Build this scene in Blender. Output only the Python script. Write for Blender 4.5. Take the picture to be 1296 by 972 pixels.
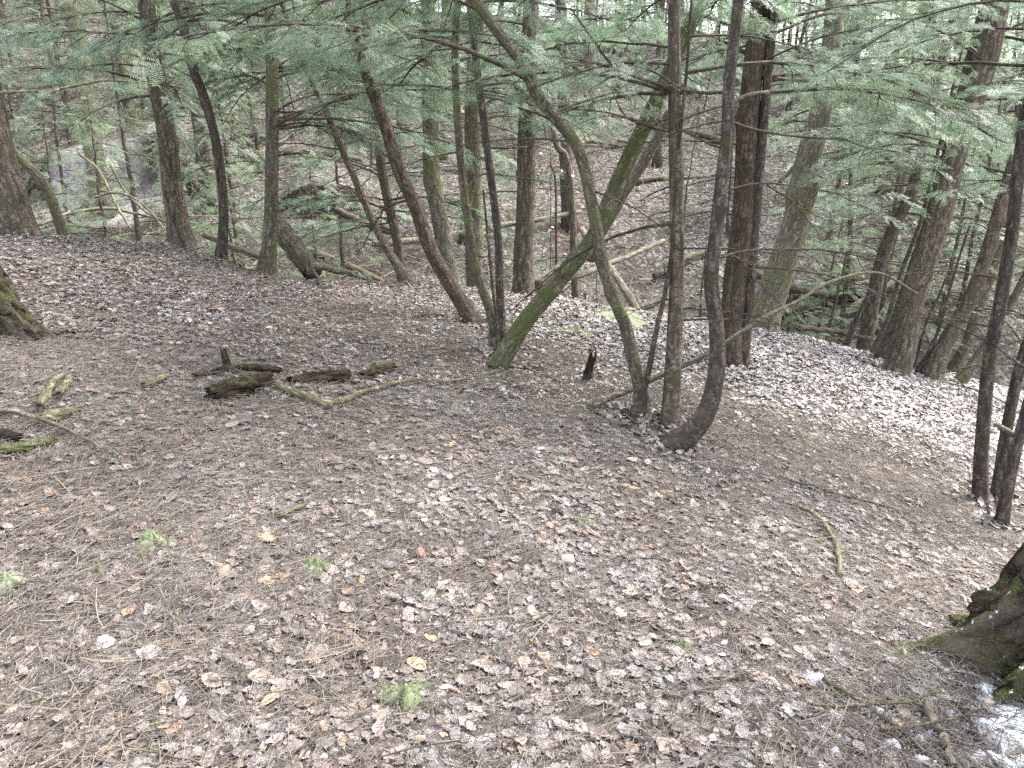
import bpy, math, random
import numpy as np
from math import radians as R, pi, sin, cos, tan, atan2, sqrt
from mathutils import Vector

S = bpy.context.scene
for _o in list(bpy.data.objects):
    bpy.data.objects.remove(_o)
COL = S.collection
rng = np.random.default_rng(7)

# ------------------------------------------------------------------ camera
CAM_H = 1.62
PITCH = R(18.0)
FPX = 936.0                                   # focal length in pixels of the 1296 px wide photograph
cd = bpy.data.cameras.new('camera')
cd.sensor_width = 36.0
cd.lens = 36.0 * FPX / 1296.0
cd.clip_end = 1200.0
cam = bpy.data.objects.new('camera', cd)
COL.objects.link(cam)
cam.location = (0, 0, CAM_H)
cam.rotation_euler = (R(90) - PITCH, 0, 0)
S.camera = cam

# ------------------------------------------------------------------ light
SUN_EL, SUN_AZ = R(54), R(62)                 # azimuth clockwise from +Y: beyond the ravine, to the right
W = bpy.data.worlds.new('World')
S.world = W
W.use_nodes = True
nt = W.node_tree
nt.nodes.clear()
wo = nt.nodes.new('ShaderNodeOutputWorld')
wb = nt.nodes.new('ShaderNodeBackground')
ws = nt.nodes.new('ShaderNodeTexSky')
ws.sky_type = 'NISHITA'
ws.sun_disc = False
ws.sun_elevation = SUN_EL
ws.sun_rotation = SUN_AZ
ws.dust_density = 4.0
ws.air_density = 1.2
wh = nt.nodes.new('ShaderNodeHueSaturation')   # cloud cover greys the blue sky
wh.inputs['Saturation'].default_value = 0.42
nt.links.new(ws.outputs[0], wh.inputs['Color'])
nt.links.new(wh.outputs[0], wb.inputs[0])
wb.inputs[1].default_value = 0.15
nt.links.new(wb.outputs[0], wo.inputs[0])
sl = bpy.data.lights.new('sun', 'SUN')
sl.energy = 1.5
sl.angle = R(16)
sl.color = (1.0, 0.99, 0.97)
so = bpy.data.objects.new('sun', sl)
COL.objects.link(so)
so.rotation_euler = Vector((-sin(SUN_AZ) * cos(SUN_EL), -cos(SUN_AZ) * cos(SUN_EL), -sin(SUN_EL))).to_track_quat('-Z', 'Y').to_euler()
S.view_settings.view_transform = 'Standard'
S.view_settings.look = 'None'
S.view_settings.gamma = 1.0
S.view_settings.use_curve_mapping = False
S.view_settings.exposure = 2.58
S.cycles.max_bounces = 6
S.cycles.diffuse_bounces = 3
S.cycles.glossy_bounces = 2
S.cycles.transmission_bounces = 3
S.cycles.use_denoising = False

# ------------------------------------------------------------------ small maths
_T = np.random.default_rng(3).random((256, 256))


def vnoise(x, y, s=1.0, o=0):
    x = np.asarray(x, float) / s + 37.3 + o * 17.7
    y = np.asarray(y, float) / s + 91.1 + o * 5.3
    xi = np.floor(x).astype(int); yi = np.floor(y).astype(int)
    fx = x - xi; fy = y - yi
    fx = fx * fx * (3 - 2 * fx); fy = fy * fy * (3 - 2 * fy)
    a = _T[xi % 256, yi % 256]; b = _T[(xi + 1) % 256, yi % 256]
    c = _T[xi % 256, (yi + 1) % 256]; d = _T[(xi + 1) % 256, (yi + 1) % 256]
    return (a * (1 - fx) + b * fx) * (1 - fy) + (c * (1 - fx) + d * fx) * fy - 0.5


def sstep(a, b, x):
    t = np.clip((np.asarray(x, float) - a) / (b - a), 0, 1)
    return t * t * (3 - 2 * t)


def softplus(d, k):
    return k * np.logaddexp(0, d / k)


XC = [-30, -5.5, -4, -2.5, -1, .1, 2, 3.7, 5, 8, 30]
YC = [8.0, 8.0, 8.9, 8.0, 8.6, 8.9, 9.0, 9.5, 9.4, 9.6, 10]


# steep cut banks in the gully: x, half width, y, height
BANKS = [(-10.6, 2.3, 20.0, 1.25), (-4.7, 1.1, 19.3, .8), (7.3, 1.5, 17.3, .8)]


def ground(x, y):
    x = np.asarray(x, float); y = np.asarray(y, float)
    xc = np.clip(x, 0, 7.5)
    near = -0.14 * np.clip(x, -25, 25) - 0.012 * xc * xc
    near = near * (0.35 + 0.65 * sstep(0.0, 4.0, y))
    near = near + 0.16 * vnoise(x, y, 1.9) + 0.05 * vnoise(x, y, 0.6, 1)
    yc = np.interp(x, XC, YC)
    drop = np.where((x > -2.6) & (x < -0.6), 0.42, 0.6)
    near = near - 0.58 * softplus(y - yc, 0.28)
    wind = 1.2 * np.sin(x * 0.35 + 0.6)
    yy = y - wind * 0.6
    far = -2.7 - 0.10 * np.clip(x, -20, 20) + 0.40 * (np.minimum(yy, 46) - 15) - 3.0 * softplus(np.minimum(yy, 70) - 43, 2.5) * 0.13
    far = far + 0.7 * vnoise(x, y, 5.0, 2) + 0.22 * vnoise(x, y, 1.3, 3)
    far = np.where(far > 0, far, far)
    for x0, w, y0, h in BANKS:
        yb = y0 + .35 * np.sin((x - x0) * 1.9) + .5 * vnoise(x, y, .5, 21)
        far = far + h * np.exp(-((x - x0) / w) ** 4) * sstep(yb - .14, yb + .14, y) * (1 - sstep(y0 + .8, y0 + 4.5, y))
    k = 0.45
    z = k * np.logaddexp(near / k, far / k)
    z = z + (0.030 * vnoise(x, y, 0.17, 4) + 0.016 * vnoise(x, y, 0.07, 5)) * (y < 16)
    return z


def gz(x, y):
    return float(ground(x, y))


def gnormal(x, y, e=.12):
    dx = (ground(x + e, y) - ground(x - e, y)) / (2 * e); dy = (ground(x, y + e) - ground(x, y - e)) / (2 * e)
    return np.stack([-dx, -dy, np.ones_like(dx)], 1)


CF = np.array([0, cos(PITCH), -sin(PITCH)]); CU = np.array([0, sin(PITCH), cos(PITCH)]); CR = np.array([1.0, 0, 0])


def ray(px, py):
    return CF + CR * ((px - 648) / FPX) + CU * ((486 - py) / FPX)


def at(px, py, Y):
    d = ray(px, py)
    return np.array([0, 0, CAM_H]) + d * (Y / d[1])


def hit(px, py):
    d = ray(px, py)
    t = np.concatenate([np.arange(0.8, 14, 0.01), np.arange(14, 90, 0.05)])
    P = d[None, :] * t[:, None]
    below = (P[:, 2] + CAM_H) < ground(P[:, 0], P[:, 1])
    i = int(np.argmax(below)) if below.any() else len(t) - 1
    p = P[i] + np.array([0, 0, CAM_H])
    p[2] = gz(p[0], p[1])
    return p


def pix(p):
    q = np.asarray(p, float) - np.array([0, 0, CAM_H])
    z = q @ CF
    return 648 + FPX * (q @ CR) / z, 486 - FPX * (q @ CU) / z


# ------------------------------------------------------------------ mesh making
class MB:
    """collects vertices and faces of ONE mesh"""

    def __init__(self):
        self.v, self.q, self.t, self.n = [], [], [], 0
        self.bc, self.col, self.mq, self.mt = [], [], [], []

    def add(self, v, quads=None, tris=None, bc=None, col=None, mat=0):
        v = np.asarray(v, np.float32).reshape(-1, 3)
        self.v.append(v)
        if quads is not None and len(quads):
            q = np.asarray(quads, np.int32).reshape(-1, 4) + self.n
            self.q.append(q); self.mq.append(np.full(len(q), mat, np.int32))
        if tris is not None and len(tris):
            t = np.asarray(tris, np.int32).reshape(-1, 3) + self.n
            self.t.append(t); self.mt.append(np.full(len(t), mat, np.int32))
        self.bc.append(np.zeros((len(v), 3), np.float32) if bc is None else np.asarray(bc, np.float32))
        if col is None:
            col = np.full((len(v), 3), .5, np.float32)
        self.col.append(np.broadcast_to(np.asarray(col, np.float32), (len(v), 3)))
        self.n += len(v)

    def tube(self, pts, rad, sides=6, mat=0, phase=0.0, ripple=None, caps=True, col=None, s0=0.0):
        P = np.asarray(pts, float); n = len(P)
        rad = np.broadcast_to(np.asarray(rad, float), (n,))
        T = np.gradient(P, axis=0)
        T /= np.linalg.norm(T, axis=1)[:, None] + 1e-9
        ref = np.array([0, 1.0, 0.13]) if abs(T[0][1]) < 0.8 else np.array([1.0, 0, 0.1])
        A = np.cross(T, ref); A /= np.linalg.norm(A, axis=1)[:, None] + 1e-9
        B = np.cross(A, T)
        th = np.linspace(0, 2 * pi, sides, endpoint=False) + phase
        rr = np.ones((n, sides)) if ripple is None else ripple
        V = P[:, None, :] + (rad[:, None] * rr)[:, :, None] * (np.cos(th)[None, :, None] * A[:, None, :] + np.sin(th)[None, :, None] * B[:, None, :])
        s = np.concatenate([[0], np.cumsum(np.linalg.norm(np.diff(P, axis=0), axis=1))]) + s0
        rm = float(np.median(rad))
        bc = np.stack([np.broadcast_to(np.cos(th) * rm, (n, sides)), np.broadcast_to(np.sin(th) * rm, (n, sides)), np.broadcast_to(s[:, None], (n, sides))], -1).reshape(-1, 3)
        i = np.arange(n - 1)[:, None] * sides; j = np.arange(sides)[None, :]; j2 = (j + 1) % sides
        q = np.stack([i + j, i + j2, i + sides + j2, i + sides + j], -1).reshape(-1, 4)
        V = V.reshape(-1, 3)
        tr = None
        if caps:
            V = np.concatenate([V, P[:1], P[-1:]]); bc = np.concatenate([bc, bc[:1] * 0 + [0, 0, s[0]], bc[:1] * 0 + [0, 0, s[-1]]])
            a = n * sides; jj = np.arange(sides); jn = (jj + 1) % sides
            tr = np.concatenate([np.stack([np.full(sides, a), jn, jj], 1), np.stack([np.full(sides, a + 1), (n - 1) * sides + jj, (n - 1) * sides + jn], 1)])
        self.add(V, q, tr, bc, col, mat)

    def mesh(self, name, mats, smooth=True, origin=None):
        v = np.concatenate(self.v) if self.v else np.zeros((0, 3), np.float32)
        if origin is not None:
            v = v - np.asarray(origin, np.float32)
        q = np.concatenate(self.q) if self.q else np.zeros((0, 4), np.int32)
        t = np.concatenate(self.t) if self.t else np.zeros((0, 3), np.int32)
        me = bpy.data.meshes.new(name)
        me.vertices.add(len(v)); me.vertices.foreach_set('co', v.astype(np.float32).ravel())
        nl = q.size + t.size
        me.loops.add(nl); me.loops.foreach_set('vertex_index', np.concatenate([q.ravel(), t.ravel()]).astype(np.int32))
        npoly = len(q) + len(t)
        me.polygons.add(npoly)
        ls = np.concatenate([np.arange(len(q)) * 4, q.size + np.arange(len(t)) * 3]).astype(np.int32)
        me.polygons.foreach_set('loop_start', ls)
        for m in (mats if isinstance(mats, (list, tuple)) else [mats]):
            me.materials.append(m)
        mi = np.concatenate((self.mq + self.mt) or [np.zeros(0, np.int32)])
        if mi.any():
            me.polygons.foreach_set('material_index', mi)
        me.update(calc_edges=True)
        me.polygons.foreach_set('use_smooth', np.full(npoly, smooth, bool))
        a = me.attributes.new('bc', 'FLOAT_VECTOR', 'POINT'); a.data.foreach_set('vector', np.concatenate(self.bc).astype(np.float32).ravel())
        a = me.attributes.new('tint', 'FLOAT_VECTOR', 'POINT'); a.data.foreach_set('vector', np.concatenate(self.col).astype(np.float32).ravel())
        return me


def obj(name, data, parent=None, loc=(0, 0, 0), rot=(0, 0, 0), scale=1.0):
    o = bpy.data.objects.new(name, data)
    COL.objects.link(o)
    o.location = loc; o.rotation_euler = rot
    o.scale = (scale,) * 3 if np.isscalar(scale) else scale
    if parent is not None:
        o.parent = parent
    return o


def tag(o, label=None, cat=None, group=None, kind=None):
    for k, v in (('label', label), ('category', cat), ('group', group), ('kind', kind)):
        if v:
            o[k] = v
    return o


def spline(pts, n):
    """Catmull-Rom through pts, n samples"""
    P = np.asarray(pts, float)
    if len(P) == 2:
        return P[0] + (P[1] - P[0]) * np.linspace(0, 1, n)[:, None]
    E = np.vstack([2 * P[0] - P[1], P, 2 * P[-1] - P[-2]])
    d = np.concatenate([[0], np.cumsum(np.linalg.norm(np.diff(P, axis=0), axis=1))])
    out = []
    for s in np.linspace(0, d[-1], n):
        i = min(int(np.searchsorted(d, s, 'right')) - 1, len(P) - 2)
        t = (s - d[i]) / (d[i + 1] - d[i])
        p0, p1, p2, p3 = E[i], E[i + 1], E[i + 2], E[i + 3]
        out.append(.5 * (2 * p1 + (p2 - p0) * t + (2 * p0 - 5 * p1 + 4 * p2 - p3) * t * t + (3 * p1 - p0 - 3 * p2 + p3) * t ** 3))
    return np.array(out)


# ------------------------------------------------------------------ materials
class N:
    def __init__(self, name):
        self.m = bpy.data.materials.new(name); self.m.use_nodes = True
        self.t = self.m.node_tree; self.t.nodes.clear()
        self.out = self.t.nodes.new('ShaderNodeOutputMaterial')

    def n(self, typ, ins=None, **kw):
        x = self.t.nodes.new(typ)
        for k, v in kw.items():
            setattr(x, k, v)
        for k, v in (ins or {}).items():
            if isinstance(v, bpy.types.NodeSocket):
                self.t.links.new(v, x.inputs[k])
            else:
                x.inputs[k].default_value = v
        return x

    def noise(self, vec, scale, detail=3, rough=.55, dist=0.0):
        return self.n('ShaderNodeTexNoise', {'Vector': vec, 'Scale': scale, 'Detail': detail, 'Roughness': rough, 'Distortion': dist}).outputs[0]

    def ramp(self, f, a, b, ca=(0, 0, 0, 1), cb=(1, 1, 1, 1)):
        r = self.n('ShaderNodeMapRange', {0: f, 1: a, 2: b, 3: 0.0, 4: 1.0})
        r.interpolation_type = 'SMOOTHSTEP'
        return r.outputs[0]

    def mix(self, f, a, b, mode='MIX'):
        x = self.n('ShaderNodeMix', data_type='RGBA', blend_type=mode)
        for i, v in ((0, f), (6, a), (7, b)):
            if isinstance(v, bpy.types.NodeSocket):
                self.t.links.new(v, x.inputs[i])
            else:
                x.inputs[i].default_value = (*v, 1) if isinstance(v, tuple) and len(v) == 3 else v
        return x.outputs[2]

    def math(self, op, a, b=0.0):
        x = self.n('ShaderNodeMath', {0: a, 1: b}, operation=op)
        return x.outputs[0]

    def attr(self, name):
        return self.n('ShaderNodeAttribute', attribute_name=name).outputs['Vector']

    def vmul(self, v, s):
        return self.n('ShaderNodeVectorMath', {0: v, 1: s}, operation='MULTIPLY').outputs[0]

    def pos(self):
        return self.n('ShaderNodeNewGeometry').outputs['Position']

    def up(self):
        g = self.n('ShaderNodeNewGeometry')
        return self.n('ShaderNodeSeparateXYZ', {0: g.outputs['Normal']}).outputs[2]

    def bump(self, h, strength=.5, dist=.01, normal=None):
        b = self.n('ShaderNodeBump', {'Height': h, 'Strength': strength, 'Distance': dist})
        if normal is not None:
            self.t.links.new(normal, b.inputs['Normal'])
        return b.outputs[0]

    def bsdf(self, color, rough=.85, normal=None, spec=.25, trans=None):
        b = self.n('ShaderNodeBsdfPrincipled', {'Base Color': color if isinstance(color, bpy.types.NodeSocket) else (*color, 1), 'Roughness': rough, 'Specular IOR Level': spec})
        if normal is not None:
            self.t.links.new(normal, b.inputs['Normal'])
        s = b.outputs[0]
        if trans is not None:
            tr = self.n('ShaderNodeBsdfTranslucent', {'Color': trans[0]})
            s = self.n('ShaderNodeMixShader', {0: trans[1], 1: s, 2: tr.outputs[0]}).outputs[0]
        self.t.links.new(s, self.out.inputs[0])
        return self.m


def mat_bark(name, dark, mid, ridge, moss=0.0, mosscol=(.06, .07, .03), fiss=1.0):
    k = N(name)
    bc = k.attr('bc')
    oi = k.n('ShaderNodeObjectInfo').outputs['Random']
    off = k.n('ShaderNodeCombineXYZ', {0: k.math('MULTIPLY', oi, 13.0), 1: k.math('MULTIPLY', oi, 7.0), 2: k.math('MULTIPLY', oi, 31.0)}).outputs[0]
    base = k.n('ShaderNodeVectorMath', {0: bc, 1: off}, operation='ADD').outputs[0]
    v = k.vmul(base, (1, 1, .2))
    fis = k.noise(v, 42 * fiss, 4, .62, .6)
    plate = k.noise(k.vmul(base, (1, 1, .3)), 120, 3, .6)
    big = k.noise(k.vmul(base, (1, 1, .5)), 6, 4, .6)
    f1 = k.ramp(fis, .38, .62)
    crk = k.ramp(k.noise(k.vmul(base, (1, 1, 1.6)), 34, 3, .6, .8), .5, .36)
    f1 = k.math('MULTIPLY', f1, k.math('SUBTRACT', 1.0, k.math('MULTIPLY', crk, .75)))
    c = k.mix(f1, dark, mid)
    c = k.mix(k.math('MULTIPLY', k.ramp(plate, .45, .72), f1), c, ridge)
    c = k.mix(k.math('MULTIPLY', k.ramp(big, .35, .65), .45), c, tuple(.62 * x for x in mid))
    if moss > 0:
        mn = k.noise(base, 5.5, 5, .68)
        c = k.mix(k.math('MULTIPLY', k.ramp(mn, .62 - .3 * moss, .74 - .25 * moss), .8), c, mosscol)
        lich = k.noise(base, 22, 4, .7)
        c = k.mix(k.math('MULTIPLY', k.ramp(lich, .58, .68), .3 * moss), c, (.16, .175, .10))
    h = k.math('ADD', f1, k.math('MULTIPLY', plate, .5))
    return k.bsdf(c, .9, k.bump(h, .9, .012), .15)


BARK = {
    'brown': mat_bark('bark_brown', (0.045, 0.038, 0.031), (0.183, 0.148, 0.114), (0.298, 0.253, 0.203), .25),
    'red': mat_bark('bark_red', (.035, .026, .02), (.135, .102, .08), (.205, .165, .132), .2),
    'pale': mat_bark('bark_pale', (0.064, 0.057, 0.045), (0.243, 0.218, 0.169), (0.371, 0.343, 0.282), .45, (0.141, 0.158, 0.063)),
    'dark': mat_bark('bark_dark', (0.034, 0.027, 0.026), (0.128, 0.105, 0.085), (0.215, 0.181, 0.151), .2),
    'moss': mat_bark('bark_moss', (0.051, 0.050, 0.027), (0.190, 0.186, 0.119), (0.283, 0.278, 0.190), .6, (0.084, 0.101, 0.036)),
    'grey': mat_bark('bark_grey', (0.049, 0.044, 0.034), (0.175, 0.151, 0.114), (0.271, 0.243, 0.193), .45, (0.123, 0.136, 0.057), 1.3),
    'dead': mat_bark('bark_dead', (.08, .066, .048), (.26, .225, .17), (.38, .34, .27), .3, (.14, .15, .06)),
    'twig': mat_bark('bark_twig', (0.043, 0.036, 0.031), (0.131, 0.108, 0.088), (0.227, 0.198, 0.164), .2),
    'stick': mat_bark('bark_stick', (.08, .07, .042), (.26, .232, .145), (.38, .35, .24), .15, (.13, .13, .065)),
    'rotten': mat_bark('bark_rotten', (0.025, 0.020, 0.015), (0.095, 0.068, 0.046), (0.211, 0.153, 0.095), .5, (0.105, 0.153, 0.029)),
}


def mat_foliage(name, a, b, pale):
    k = N(name)
    t = k.n('ShaderNodeSeparateXYZ', {0: k.attr('tint')}).outputs[0]
    oi = k.n('ShaderNodeObjectInfo').outputs['Random']
    c = k.mix(t, a, b)
    c = k.mix(k.ramp(t, .74, 1.0), c, pale)
    c = k.mix(k.math('MULTIPLY', oi, .5), c, (.13, .165, .075))
    return k.bsdf(c, .45, None, .5, (c, .5))


FOL = mat_foliage('hemlock_needles', (.10, .16, .10), (.23, .315, .23), (.45, .54, .45))
FOLFAR = mat_foliage('hemlock_needles_far', (.115, .165, .095), (.225, .295, .19), (.40, .47, .36))


def mat_litter():
    k = N('leaf_litter')
    col = k.attr('tint')
    p = k.pos()
    v = k.noise(p, 90, 3, .6)
    c = k.mix(k.math('MULTIPLY', k.ramp(v, .35, .7), .35), col, (.12, .085, .06))
    up = k.up()
    fr = k.noise(p, 430, 3, .8)
    pa = k.noise(p, 2.2, 4, .6)
    sep = k.n('ShaderNodeSeparateXYZ', {0: p})
    # frost lies thicker to the right of the slope
    amt = k.math('ADD', k.math('MULTIPLY', pa, .30), k.math('MULTIPLY', k.ramp(sep.outputs[0], -4, 5), .12))
    f = k.math('MULTIPLY', k.ramp(k.math('ADD', fr, amt), .66, .82), k.ramp(up, .55, .9))
    c = k.mix(k.math('MULTIPLY', f, .62), c, (.46, .47, .49))
    return k.bsdf(c, .6, None, .3)


LITTER = mat_litter()


def mat_tint(name, rough=.9, spec=.2, trans=0.0):
    k = N(name)
    col = k.attr('tint')
    v = k.noise(k.pos(), 120, 2, .6)
    c = k.mix(k.math('MULTIPLY', v, .5), col, (.05, .04, .03))
    return k.bsdf(c, rough, None, spec)


TWIGS = mat_tint('dead_twig')
MOSS = mat_tint('moss_tuft')
ks = N('snow'); SNOW = ks.bsdf(ks.mix(ks.noise(ks.pos(), 60, 3), (.58, .60, .63), (.72, .74, .77)), .7, ks.bump(ks.noise(ks.pos(), 170, 3), .6, .004), .3)


def mat_ground():
    k = N('forest_floor')
    p = k.pos()
    sep = k.n('ShaderNodeSeparateXYZ', {0: p})
    x, y = sep.outputs[0], sep.outputs[1]
    n1 = k.noise(p, 14, 5, .7)
    n2 = k.noise(p, 55, 4, .7)
    n3 = k.noise(p, 190, 3, .7)
    n4 = k.noise(p, 1.1, 4, .6)
    c = k.mix(k.ramp(n2, .36, .64), (.042, .035, .031), (.16, .138, .122))
    c = k.mix(k.math('MULTIPLY', k.ramp(n3, .5, .66), .6), c, (.27, .215, .18))
    c = k.mix(k.math('MULTIPLY', k.ramp(n1, .5, .68), .5), c, (.2, .145, .11))
    fr = k.ramp(k.math('ADD', k.noise(p, 300, 3, .8), k.math('MULTIPLY', n4, .5)), .78, .94)
    c = k.mix(k.math('MULTIPLY', fr, .6), c, (.5, .51, .53))
    # beyond the gully: leaf litter with darker soil between
    far = k.ramp(y, 9.5, 13)
    leaf = k.n('ShaderNodeTexVoronoi', {'Vector': p, 'Scale': 15.0, 'Randomness': 1.0})
    lc = k.n('ShaderNodeSeparateXYZ', {0: leaf.outputs['Color']})
    fc = k.mix(lc.outputs[0], (.036, .031, .027), (.115, .102, .092))
    fc = k.mix(k.math('MULTIPLY', k.ramp(lc.outputs[1], .74, .82), .6), fc, (.28, .25, .225))
    fc = k.mix(k.math('MULTIPLY', k.ramp(k.noise(p, .45, 4, .6), .48, .66), .8), fc, (.045, .036, .03))
    c = k.mix(far, c, fc)
    # damp dark soil in the gully floor and on the cut banks, grey clay at the left end
    g = k.math('MULTIPLY', k.ramp(k.math('ABSOLUTE', k.math('SUBTRACT', y, 16.2)), 3.4, 1.4), k.ramp(k.noise(p, .6, 3), .40, .54))
    c = k.mix(k.math('MULTIPLY', g, .75), c, k.mix(k.ramp(n1, .4, .6), (.022, .018, .016), (.06, .05, .044)))
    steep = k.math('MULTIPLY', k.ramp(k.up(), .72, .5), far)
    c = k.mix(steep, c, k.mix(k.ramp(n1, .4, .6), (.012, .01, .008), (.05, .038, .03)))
    cx = k.math('ABSOLUTE', k.math('ADD', x, 10.5))
    cy = k.math('ABSOLUTE', k.math('SUBTRACT', y, 19.4))
    clay = k.math('MULTIPLY', k.ramp(k.math('ADD', cx, k.math('MULTIPLY', n1, 1.5)), 2.6, 1.9), k.ramp(k.math('ADD', cy, k.math('MULTIPLY', n1, 1.2)), 1.9, 1.3))
    c = k.mix(clay, c, k.mix(k.ramp(n1, .4, .6), (.22, .21, .195), (.42, .405, .385)))
    h = k.math('ADD', k.math('MULTIPLY', n2, 1.0), k.math('MULTIPLY', n3, .5))
    return k.bsdf(c, .95, k.bump(h, .9, .02), .1)


GROUND = mat_ground()

# ------------------------------------------------------------------ ground
def graded(lo, hi, a, b, s, g):
    mid = list(np.arange(a, b, s))
    up, st, v = [], s, b
    while v < hi:
        up.append(v); st *= g; v += st
    up.append(hi)
    dn, st, v = [], s, a
    while v > lo:
        st *= g; v -= st; dn.append(max(v, lo))
    return np.array(dn[::-1] + mid + up)


gx = graded(-260, 260, -12.6, 10, .075, 1.055)
gy = graded(-30, 320, 1.0, 21.5, .065, 1.05)
GX, GY = np.meshgrid(gx, gy)
gv = np.stack([GX, GY, ground(GX, GY)], -1).reshape(-1, 3)
ny_, nx_ = GX.shape
ii = np.arange(ny_ - 1)[:, None] * nx_ + np.arange(nx_ - 1)[None, :]
mb = MB()
mb.add(gv, np.stack([ii, ii + 1, ii + nx_ + 1, ii + nx_], -1).reshape(-1, 4))
tag(obj('ground', mb.mesh('ground', GROUND)), kind='structure')

# ------------------------------------------------------------------ hemlock sprays
def spray_template(rg, lod):
    """a flat feathery hemlock spray of unit length along +X"""
    quads = []
    strands = []
    ns = 9 if lod == 'hi' else 10
    for i in range(ns):
        t = .06 + .86 * i / ns
        L = .46 * (1 - t) ** .75 * min(1, (t + .18) / .3) * rg.uniform(.75, 1.15)
        for sgn in (-1, 1):
            if rg.random() < .12:
                continue
            tt = t + rg.uniform(-.02, .05)
            a = rg.uniform(.7, 1.05) * sgn
            strands.append((np.array([tt, 0, -.10 * tt * tt]), np.array([cos(a), sin(a), rg.uniform(-.18, .06)]), L))
    strands.append((np.array([.05, 0, 0]), np.array([1, 0, -.08]), .95))
    V = []
    for o, d, L in strands:
        perp = np.array([-d[1], d[0], 0])
        if lod == 'hi':
            step, nl, w = .036, .050, .0088
            m = max(2, int(L / step))
            for j in range(m):
                b = o + d * (L * (j + .6) / m)
                b = b + np.array([0, 0, -.25 * ((j + .6) / m * L) ** 2])
                for sg in (-1, 1):
                    dir_ = perp * sg * .85 + d * .5 + np.array([0, 0, rg.uniform(-.25, .25)])
                    dir_ /= np.linalg.norm(dir_)
                    e = b + dir_ * nl * rg.uniform(.8, 1.15)
                    wv = d * w
                    V.append([b - wv, b + wv, e + wv * .7, e - wv * .7])
        else:
            m = max(1, int(L / .052))
            for j in range(m):
                b0 = o + d * (L * j / m); b1 = o + d * (L * (j + 1) / m)
                b1 = b1 + np.array([0, 0, -.2 * ((j + 1) / m * L) ** 2])
                w0, w1 = .023 * rg.uniform(.5, 1.2), .007 * rg.uniform(.4, 1.2)
                V.append([b0 - perp * w0, b0 + perp * w0 * rg.uniform(.2, 1), b1 + perp * w1, b1 - perp * w1 * rg.uniform(.2, 1)])
    return np.array(V).reshape(-1, 3)


SPR_HI = [spray_template(np.random.default_rng(100 + i), 'hi') for i in range(8)]
SPR_LO = [spray_template(np.random.default_rng(200 + i), 'lo') for i in range(8)]


def put_sprays(mb, P, D, L, rg, lod='hi', roll=.5, mat=0):
    """sprays at points P heading along D with length L"""
    T = SPR_HI if lod == 'hi' else SPR_LO
    for p, d, l in zip(P, D, L):
        d = d / (np.linalg.norm(d) + 1e-9)
        up = np.array([rg.normal(0, roll), rg.normal(0, roll), 1.0])
        s = np.cross(up, d); s /= np.linalg.norm(s) + 1e-9
        u = np.cross(d, s)
        v = T[rg.integers(len(T))] * l
        v = v[:, :1] * d + v[:, 1:2] * s + v[:, 2:3] * u + p
        n = len(v)
        tint = np.clip(rg.normal(.45, .25), 0, 1)
        mb.add(v, np.arange(n).reshape(-1, 4), col=np.clip(np.array([tint, 0, 0]) + rg.normal(0, .07, (n // 4, 1)).repeat(4, 0) * [1, 0, 0], 0, 1), mat=mat)


def limb_geo(wood, fol, start, path, r0, rg, dens=1.0, lod='hi', spr=.26, bare=0.25, sub=.38, wmat=0, fmat=0, twigs=True):
    """path: polyline of the main limb (n,3); adds wood to one builder and sprays to another"""
    n = len(path)
    t = np.linspace(0, 1, n)
    wood.tube(path, r0 * (1 - .82 * t) + .0012, 5 if lod == 'hi' else 3, mat=wmat, caps=False)
    L = np.linalg.norm(np.diff(path, axis=0), axis=1).sum()
    if fol is None and not twigs:
        return
    k = max(3, int(L * 9.0 * dens)) if lod == 'hi' else max(3, int(L * 4.5 * dens))
    SP, SD, SL = [], [], []
    for i in range(k):
        f = bare + (1 - bare) * (i + rg.random()) / k
        a = f * (n - 1); j = min(int(a), n - 2); p = path[j] + (path[j + 1] - path[j]) * (a - j)
        d = path[j + 1] - path[j]; d = d / (np.linalg.norm(d) + 1e-9)
        side = np.cross([0, 0, 1.0], d); side /= np.linalg.norm(side) + 1e-9
        sg = 1 if i % 2 else -1
        l2 = L * sub * (1 - f * .72) * rg.uniform(.45, 1.15)
        l2 = min(l2, 1.0)
        dd = d * rg.uniform(.55, 1.0) + side * sg * rg.uniform(.6, 1.0) + np.array([0, 0, rg.uniform(-.22, .12)])
        dd /= np.linalg.norm(dd)
        m = 4
        tt = np.linspace(0, 1, m)[:, None]
        q = p + dd * l2 * tt + np.array([0, 0, -1.0]) * (l2 * .22) * tt ** 2 + rg.normal(0, .012, (m, 3)) * tt
        wood.tube(q, np.linspace(.0042 + .004 * l2, .0012, m) if lod == 'hi' else np.linspace(.007, .003, m), 3, mat=wmat, caps=False)
        if fol is None:
            if rg.random() < .6:
                d3 = dd + rg.normal(0, .5, 3); q3 = q[2] + d3 * l2 * .35 * np.linspace(0, 1, 3)[:, None]
                wood.tube(q3, np.linspace(.003, .001, 3), 3, mat=wmat, caps=False)
            continue
        ns = max(2, int(l2 / .062)) if lod == 'hi' else max(1, int(l2 / .2))
        for s in range(ns):
            g = .15 + .85 * (s + 1) / ns
            a2 = g * (m - 1); j2 = min(int(a2), m - 2); p2 = q[j2] + (q[j2 + 1] - q[j2]) * (a2 - j2)
            s2 = np.cross([0, 0, 1.0], dd)
            sd = dd + s2 * (0 if s == ns - 1 else rg.choice([-1, 1]) * rg.uniform(.3, 1.0)) + np.array([0, 0, rg.uniform(-.35, .05)])
            SP.append(p2); SD.append(sd); SL.append(spr * rg.uniform(.55, 1.2) * (1 if lod == 'hi' else 1.35))
    if fol is not None:
        SP.append(path[-1]); SD.append(path[-1] - path[-2]); SL.append(spr)
        put_sprays(fol, SP, SD, SL, rg, lod, mat=fmat)


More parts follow.
